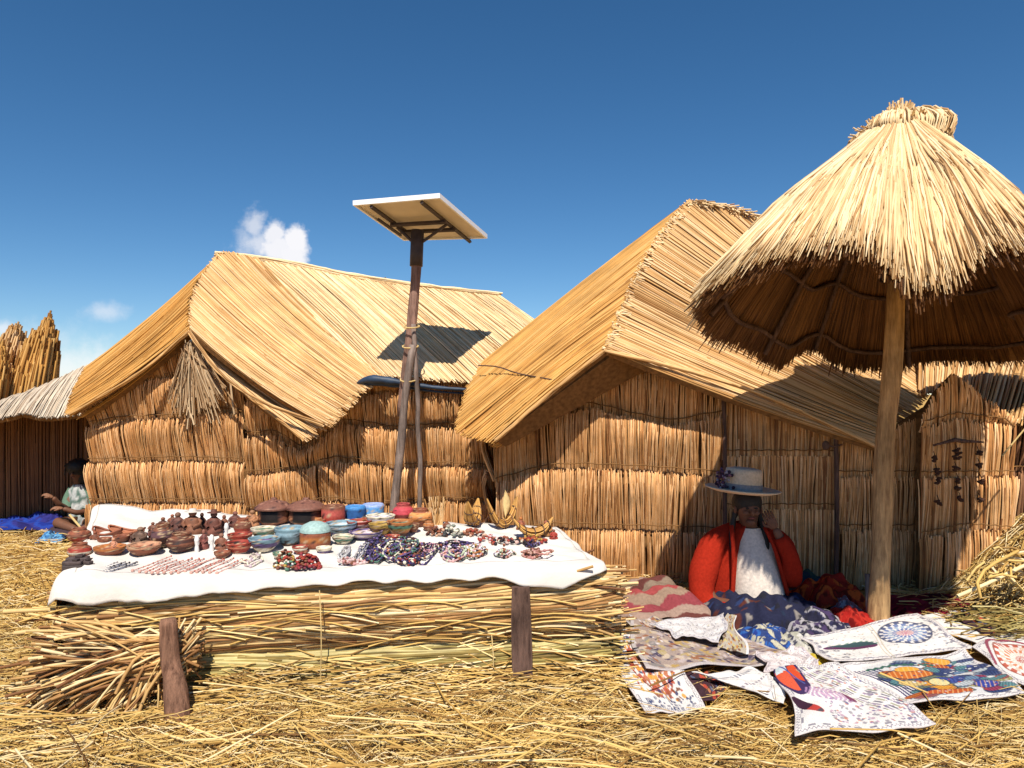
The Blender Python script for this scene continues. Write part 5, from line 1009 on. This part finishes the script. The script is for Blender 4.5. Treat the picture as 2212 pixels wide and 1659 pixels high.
heap('small grey and pink cloth crumpled beside the red bundle near the pole', 1826, 1326, 60, .2, .09, [(.4, .35, .38), (.25, .12, .14), (.15, .1, .12)], 48)
heap('dark green blue blanket folded against the hut wall behind the woman', 1745, 1275, 110, .3, .12, [(.03, .07, .07), (.02, .05, .09), (.05, .08, .06)], 49)
heap('yellow bag corner showing between the embroidered cloths', 1752, 1440, 70, .18, .05, [(.55, .42, .06), (.45, .33, .04)], 50, name='yellow_bag', group=None)
o = heap('crumpled deep blue blanket lying before the child at the far left', 80, 1143, 190, .55, .16, [(.015, .03, .22), (.02, .05, .30), (.03, .03, .18), (.02, .02, .12)], 51, group=None, name='blue_blanket'); o['category'] = 'blanket'
o = heap('small light blue plastic bag on the straw left of the table', 115, 1171, 52, .30, .10, [(.05, .16, .38), (.12, .32, .55), (.03, .07, .16)], 52, group=None, name='plastic_bag'); o['category'] = 'bag'
o = heap('crumpled whitish plastic bag on the straw beside the table corner', 84, 1216, 60, .14, .03, [(.55, .55, .62), (.45, .45, .5)], 53, group=None, name='plastic_bag'); o['category'] = 'bag'
o = heap('pale bundle cut by the left edge behind the blue blanket', 8, 1120, 50, .35, .22, [(.45, .40, .33), (.35, .28, .2)], 54, group=None, name='cloth_bundle'); o['category'] = 'bundle'

# ---------------------------------------------------------------- straw heap at the right edge
hc = G(2215, 1330); HX, HY = hc[0]+.12, hc[1]+.15
def HH(x, y): return H(x, y)+.62*np.exp(-((x-HX-.25)**2/.22+(y-HY-.15)**2/.25))
mb = MB(); s = np.linspace(-1.3, 1.3, 50); X, Y = np.meshgrid(s, s); X = X+HX+.2; Y = Y+HY+.15; mb.grid(np.stack([X, Y, HH(X, Y)-.015], -1), m=1)
straws(mb, 4200, (HX-.85, HX+1.2), (HY-.8, HY+.9), (.08, .40), 1.2, (.003, .006), zf_=HH, rise=.05)
n = 40; pp = []
for i in range(n):
    a = P(RNG.uniform(2120, 2260), RNG.uniform(1170, 1260), RNG.uniform(4.6, 4.85)); b = a+np.array([RNG.uniform(-.25, .35), RNG.normal(0, .08), RNG.uniform(-.12, .08)]); pp.append([a, (a+b)/2+[0, 0, .02], b])
mb.tubes(np.array(pp), .008, 5)
mb.tubes(np.array([P(2068, 1288, 4.55), P(2130, 1262, 4.6), P(2200, 1228, 4.65), P(2260, 1200, 4.7)]), .012, 6)
mb.tubes(crv(PL([(2118, 1292, 4.5), (2112, 1255, 4.52), (2135, 1225, 4.55), (2200, 1190, 4.6)]), np.linspace(0, 1, 6)), .010, 6)
mb.build('straw_heap', [M['straw'], M['soil']], base=(HX, HY, 0), label='mound of golden straw with pale stalks at the right edge', cat='straw heap')
mb = MB(); straws(mb, 700, (2.9, 3.9), (4.25, 4.75), (.15, .5), .3, (.003, .006), zf_=lambda x, y: H(x, y)+.03, rise=.06)
mb.build('green_reeds', [M['green']], kind='stuff', label='patch of yellow green cut reeds below the straw heap', cat='reeds')
mb = MB(); mb.tubes(np.array([P(2165, 985, 5.0), P(2190, 955, 4.98), P(2240, 895, 4.96)]), .006, 5); mb.build('thin_cane', M['rope'], base=P(2165, 985, 5.0), label='thin pale cane leaning diagonally at the right edge', cat='cane')

# ---------------------------------------------------------------- people
def skin_body(name, joints, edges, parent, mat, sub=2, root=0):
    o0 = np.array(parent['_w']); me = bpy.data.meshes.new(name); me.from_pydata([tuple(np.array(j[0])-o0) for j in joints], edges, []); me.materials.append(mat)
    o = bpy.data.objects.new(name, me); C.objects.link(o); o.parent = parent
    sk = o.modifiers.new('skin', 'SKIN'); sk.use_smooth_shade = True; lay = me.skin_vertices[0].data if me.skin_vertices else None
    if lay is None:
        bpy.context.view_layer.objects.active = o; lay = me.skin_vertices[0].data
    for i, j in enumerate(joints): r = j[1]; lay[i].radius = (r, r) if not isinstance(r, tuple) else r
    lay[root].use_root = True
    sb = o.modifiers.new('sub', 'SUBSURF'); sb.levels = sub; sb.render_levels = sub; return o
def ringloft(mb, rings, seg=28, a0=0, a1=2*np.pi, closed=True, col=None, wr_=0.0, seed=0):
    """rings: (centre, rx, ry)"""
    R = np.random.default_rng(seed); an = np.linspace(a0, a1, seg, endpoint=not closed); g = []
    for i, (c, rx, ry) in enumerate(rings):
        k_ = 1+wr_*np.sin(an*6+i*.9)+wr_*.6*np.sin(an*11-i*1.7); g.append(np.stack([c[0]+rx*k_*np.cos(an), c[1]+ry*k_*np.sin(an), np.full(seg, c[2])], 1))
    mb.grid(np.array(g), closed=closed, col=None if col is None else np.tile(np.array(col), (len(rings), seg, 1)))
def hand(mb, w, d, up, sz=1.0, col=None, curl=.8):
    """five fingers from wrist w along d, palm facing -up"""
    d = unit(np.array(d, float)); up = unit(np.array(up, float)); sd_ = np.cross(d, up); L_ = .085*sz
    mb.ball(w+d*L_*.5, (1, 1, 1), 10, 7, rot=np.stack([d*L_*.6, sd_*.042*sz, up*.016*sz], 1), col=col)
    for i, (o_, l_) in enumerate(((-.030, .068), (-.010, .078), (.011, .074), (.030, .058))):
        b = w+d*L_*.95+sd_*o_*sz; m1 = b+d*l_*.45*sz-up*.008*sz*curl; e = m1+d*l_*.5*sz*math.cos(curl)-up*l_*.5*sz*math.sin(curl); mb.tubes(crv([b-d*.02, b, m1, e], np.linspace(0, 1, 7)), np.array([.010, .0095, .009, .009, .008, .0075, .006])[None]*sz, 8, caps=True, col=col)
    b = w+d*L_*.35-sd_*.035*sz; mb.tubes(crv([b+sd_*.01, b-sd_*.02*sz+d*.02*sz, b-sd_*.02*sz+d*.055*sz-up*.01], np.linspace(0, 1, 6)), np.array([.012, .012, .011, .010, .009, .007])[None]*sz, 8, caps=True, col=col)

# the woman
wb = G(1610, 1322); wy = 5.12
WM = empty('person', (wb[0], wy, 0), 'person seated on the ground in a red jacket and pale flat topped hat', 'person')
def Wp(u, v, dy=0.0): return P(u, v, wy+dy)
hd = Wp(1616, 1100, -.03)
pel = Wp(1615, 1296, .12)
J = [(pel, .15), (Wp(1617, 1240, .10), .135), (Wp(1617, 1180, .08), .145), (Wp(1617, 1146, .06), .07), (Wp(1617, 1128, .02), .055), (hd+[0, 0, -.01], .088), (hd+[0, -.005, .07], .086),
     (Wp(1548, 1160, .06), .06), (Wp(1508, 1235, .0), .05), (Wp(1540, 1300, -.12), .042), (Wp(1590, 1306, -.27), .028),
     (Wp(1686, 1160, .06), .06), (Wp(1706, 1230, -.04), .05), (Wp(1700, 1190, -.14), .040), (Wp(1674, 1140, -.14), .026),
     (Wp(1580, 1318, .0), .085), (Wp(1556, 1330, -.22), .055), (Wp(1620, 1352, -.36), .04),
     (Wp(1655, 1318, .0), .085), (Wp(1700, 1330, -.22), .055), (Wp(1660, 1356, -.34), .04)]
E = [(0, 1), (1, 2), (2, 3), (3, 4), (4, 5), (5, 6), (2, 7), (7, 8), (8, 9), (9, 10), (2, 11), (11, 12), (12, 13), (13, 14), (0, 15), (15, 16), (16, 17), (0, 18), (18, 19), (19, 20)]
for k_ in (16, 17, 19, 20): J[k_] = (np.array([J[k_][0][0], J[k_][0][1], max(.055, min(.06, J[k_][0][2]))]), J[k_][1])
body = skin_body('body', J, E, WM, M['skin'])
mb = MB()   # face features
for sx_ in (-1, 1):
    mb.ball(hd+[sx_*.030, -.082, .018], (.013, .008, .007), 8, 6, col=(.02, .015, .015)); mb.ball(hd+[sx_*.034, -.072, -.015], (.025, .016, .018), 10, 7, col=(.15, .065, .038)); mb.ball(hd+[sx_*.088, .0, .0], (.012, .02, .03), 8, 6, col=(.14, .06, .035))
mb.ball(hd+[0, -.098, -.008], (.013, .018, .024), 10, 7, col=(.16, .07, .04)); mb.ball(hd+[0, -.084, -.048], (.026, .010, .008), 10, 6, col=(.18, .05, .04)); mb.ball(hd+[0, -.060, -.078], (.032, .026, .022), 10, 7, col=(.145, .062, .037))
mb.build('face', M['paint'], WM)
mb = MB(); mb.ball(hd+[0, .025, .045], (.102, .098, .095), 20, 14)
for sx_ in (-1, 1): mb.tubes(crv(np.array([hd+[sx_*.075, .03, -.01], hd+[sx_*.10, .02, -.10], hd+[sx_*.12, -.02, -.22], hd+[sx_*.115, -.05, -.34]]), np.linspace(0, 1, 14)), (.022*(1+.15*np.sin(np.arange(14)*2.2)))[None]*np.linspace(1, .6, 14)[None], 8, caps=True)
mb.build('hair', M['hair'], WM)
hb = Wp(1604, 1060, -.02); HATC = (.70, .53, .37); ti = ('Y', math.radians(4))
hat = MB(); hat.lathe([(.0, .0), (.13, .0), (.2, -.006), (.250, .010), (.256, .016), (.245, .02), (.18, .010), (.13, .012)], hb, 36, cols=np.tile(np.array(HATC), (8, 1)), tilt=ti)
hatb = hat.build('hat_brim', M['fabric'], WM)
hat = MB(); hat.lathe([(.128, .008), (.126, .06), (.124, .12), (.118, .150), (.08, .158), (0, .152)], hb, 32, cols=np.tile(np.array(HATC)*1.05, (6, 1)), tilt=ti); hat.build('hat_crown', M['fabric'], WM)
hat = MB(); hat.lathe([(.131, .010), (.132, .05), (.130, .052)], hb, 32, cols=np.tile(np.array((.30, .27, .27)), (3, 1)), tilt=ti)
for i in range(60):
    a = RNG.uniform(np.pi*.80, np.pi*1.30); hat.ball(hb+[.135*math.cos(a)-RNG.uniform(0, .04), .135*math.sin(a), RNG.uniform(.02, .15)], RNG.uniform(.007, .014), 6, 4, col=[(.10, .05, .10), (.05, .03, .05), (.35, .3, .35), (.2, .1, .15)][i % 4])
hat.build('hat_band', M['fabric'], WM, label='dark beaded cluster on the side of the hat band')
# shirt
mb = MB(); SHC = (.66, .58, .52)
ringloft(mb, [(Wp(1640, 1312, -.02), .20, .19), (Wp(1638, 1290, -.02), .195, .185), (Wp(1634, 1255, .0), .185, .175), (Wp(1627, 1210, .02), .17, .165), (Wp(1622, 1175, .05), .165, .135), (Wp(1619, 1152, .05), .13, .11), (Wp(1618, 1138, .03), .075, .075)], 36, col=SHC, wr_=.018)
mb.build('shirt', M['fabric'], WM)
# jacket: open shell and sleeves
mb = MB(); RJ = (.33, .022, .010)
rj = [(Wp(1600, 1322, .08), .245, .20), (Wp(1601, 1290, .08), .25, .205), (Wp(1603, 1240, .08), .24, .195), (Wp(1606, 1190, .08), .225, .18), (Wp(1611, 1160, .08), .20, .155), (Wp(1615, 1140, .07), .14, .12), (Wp(1617, 1128, .06), .088, .085)]
ringloft(mb, rj, 36, -np.pi/2+.62, 3*np.pi/2-.42, closed=False, col=RJ, wr_=.015)
def sleeve(pts, rad, seed):
    c = crv(np.array(pts), np.linspace(0, 1, 22)); r = np.interp(np.linspace(0, 1, 22), np.linspace(0, 1, len(rad)), rad)*(1+.025*np.sin(np.arange(22)*1.3+seed)+.015*np.sin(np.arange(22)*2.9)); mb.tubes(c, r[None], 18, col=RJ)
sleeve([Wp(1585, 1152, .07), Wp(1545, 1175, .04), Wp(1520, 1235, -.02), Wp(1518, 1290, -.08), Wp(1548, 1316, -.16), Wp(1582, 1312, -.24)], [.08, .095, .10, .09, .07, .048], 1)
sleeve([Wp(1645, 1152, .07), Wp(1682, 1172, .04), Wp(1704, 1215, .0), Wp(1708, 1250, -.06), Wp(1706, 1205, -.14), Wp(1684, 1160, -.14)], [.075, .082, .08, .075, .055, .04], 2)
for sx_, lst in ((0, [(1580, 1135), (1584, 1180), (1584, 1240), (1580, 1310)]), (1, [(1652, 1138), (1672, 1180), (1690, 1240), (1706, 1300)])):
    c = crv(PL([(u, v, wy-.13+.05*(i == 0)) for i, (u, v) in enumerate(lst)]), np.linspace(0, 1, 10)); mb.tubes(c, .014, 8, col=RJ)
jk = mb.build('jacket', M['fabric'], WM); jm = jk.modifiers.new('s', 'SOLIDIFY'); jm.thickness = .008
mb = MB(); hand(mb, Wp(1592, 1308, -.27), (.8, -.55, -.1), (0, -.3, 1), .95, (.15, .065, .038)); mb.build('hand', M['paint'], WM)
mb = MB(); hand(mb, Wp(1674, 1142, -.14), (-.45, .05, .9), (-.3, -1, 0), .9, (.15, .065, .038)); mb.build('hand', M['paint'], WM)
mb = MB(); s = np.linspace(-1, 1, 60); X, Y = np.meshgrid(s, s); r = np.clip(1-(X**2+Y**2), 0, 1)**.5; z = .15*r**.6*(1+.10*np.sin(X*12+Y*4)+.08*np.sin(X*23-Y*7))+.01
sc_ = np.tile(np.array((.02, .022, .05)), (60, 60, 1)); dots(sc_, (X+1)/2, (Y+1)/2, np.random.default_rng(3), [(.03, .05, .14), (.10, .03, .02), (.25, .22, .2), (.02, .02, .03), (.02, .03, .06)], 120, (.01, .04))
k_ = 1+.06*np.sin(np.arctan2(Y, X)*7); mb.grid(np.stack([wb[0]+.05+X*.40*k_, wy-.17+Y*.33*k_, z], -1), col=sc_); mb.build('skirt', M['fabric'], WM)

# the child, far left
cy = 7.95
CH = empty('person', P(165, 1150, cy)*np.array([1, 1, 0]), 'dark haired child in a green and white shirt seated before the far left hut', 'person')
def Cp(u, v, dy=0.0): return P(u, v, cy+dy)
ch = Cp(166, 1018, -.02)
J = [(Cp(175, 1128, .08), .11), (Cp(174, 1095, .07), .10), (Cp(172, 1062, .05), .09), (Cp(170, 1048, .03), .045), (Cp(168, 1038, .0), .04), (ch+[0, 0, -.02], .075), (ch+[0, 0, .055], .075),
     (Cp(152, 1060, .04), .045), (Cp(146, 1100, -.06), .036), (Cp(128, 1090, -.20), .030), (Cp(114, 1074, -.26), .024),
     (Cp(194, 1062, .04), .045), (Cp(200, 1102, -.04), .036), (Cp(165, 1108, -.22), .030), (Cp(135, 1098, -.28), .024),
     (Cp(160, 1132, -.05), .075), (Cp(120, 1128, -.30), .055), (Cp(165, 1145, -.40), .04), (Cp(195, 1132, -.05), .075), (Cp(215, 1130, -.30), .055), (Cp(170, 1148, -.38), .04)]
E = [(0, 1), (1, 2), (2, 3), (3, 4), (4, 5), (5, 6), (2, 7), (7, 8), (8, 9), (9, 10), (2, 11), (11, 12), (12, 13), (13, 14), (0, 15), (15, 16), (16, 17), (0, 18), (18, 19), (19, 20)]
skin_body('body', [(np.array([a[0], a[1], max(.05, a[2])]), r) for a, r in J], E, CH, M['skin'])
mb = MB(); mb.ball(ch+[0, .02, .04], (.115, .11, .10), 18, 12); mb.ball(ch+[.02, .05, -.05], (.10, .08, .10), 14, 10)
n = 200; th = RNG.uniform(0, 2*np.pi, n); b = ch+np.stack([.10*np.cos(th), .02+.095*np.sin(th), np.full(n, .06)], 1); e = b+np.stack([.03*np.cos(th), .02*np.sin(th), RNG.uniform(-.10, .03, n)], 1); kk = e[:, 1] > ch[1]-.05; mb.tubes(np.stack([b, (b+e)/2+[0, 0, .01], e], 1)[kk], .005, 4)
mb.build('hair', M['hair'], CH)
mb = MB()
for sx_ in (-1, 1): mb.ball(ch+[sx_*.026, -.070, .0], (.011, .007, .006), 8, 6, col=(.02, .015, .015))
mb.ball(ch+[0, -.083, -.022], (.011, .014, .016), 8, 6, col=(.24, .11, .06)); mb.ball(ch+[0, -.070, -.052], (.020, .008, .006), 8, 6, col=(.2, .06, .05)); mb.build('face', M['paint'], CH)
mb = MB(); sh = (.12, .20, .15)
ringloft(mb, [(Cp(176, 1130-i_*7, .04), .135-.0012*i_, .13-.003*i_) for i_ in range(10)]+[(Cp(171, 1058, .04), .11, .09), (Cp(170, 1046, .02), .05, .05)], 30, col=sh, wr_=.02)
for l in ([Cp(158, 1056, .04), Cp(146, 1080, .0), Cp(146, 1100, -.06)], [Cp(188, 1056, .04), Cp(202, 1080, .0), Cp(198, 1104, -.06), Cp(180, 1108, -.15)]): mb.tubes(crv(np.array(l), np.linspace(0, 1, 8)), .052, 12, col=sh)
cc_ = mb.c[0]; vv_ = mb.v[0]; fr = (vv_[:, 1] < Cp(175, 1100, .03)[1]); ck = RNG.random(len(cc_)); cc_[fr] = (.42, .44, .45); cc_[fr & (ck < .3)] = (.10, .16, .14); cc_[fr & (ck > .8)] = (.6, .6, .6)
mb.build('shirt', M['fabric'], CH)
mb = MB(); mb.grid(np.array([[P(u, v, 7.78) for u in (150, 160, 172, 186)] for v in (1060, 1075, 1092)]), col=np.tile(np.array((.6, .6, .62)), (3, 4, 1)))
for (a, b_) in (((114, 1074, -.26), (-.9, -.2, .4)), ((135, 1098, -.28), (-.9, -.3, .1))):
    m2 = MB(); hand(m2, Cp(*a), b_, (0, -.3, 1), .8, (.25, .12, .07)); m2.build('hand', M['paint'], CH)
ol = C.objects.get
mb = MB(); ringloft(mb, [(Cp(170, 1150, -.2), .30, .28), (Cp(170, 1140, -.18), .28, .26), (Cp(172, 1128, -.1), .18, .18)], 24, col=(.06, .04, .05), wr_=.03); mb.build('trousers', M['fabric'], CH)
mb = MB(); mb.tubes(np.array([Cp(150, 1112, -.30), Cp(170, 1135, -.34), Cp(182, 1152, -.38)]), .012, 6); mb.build('wooden_stick', M['rope'], base=Cp(150, 1112, -.30), label='pale thin stick slanting in front of the child', cat='stick')
for o in list(SC.objects):
    if '_w' in o: del o['_w']
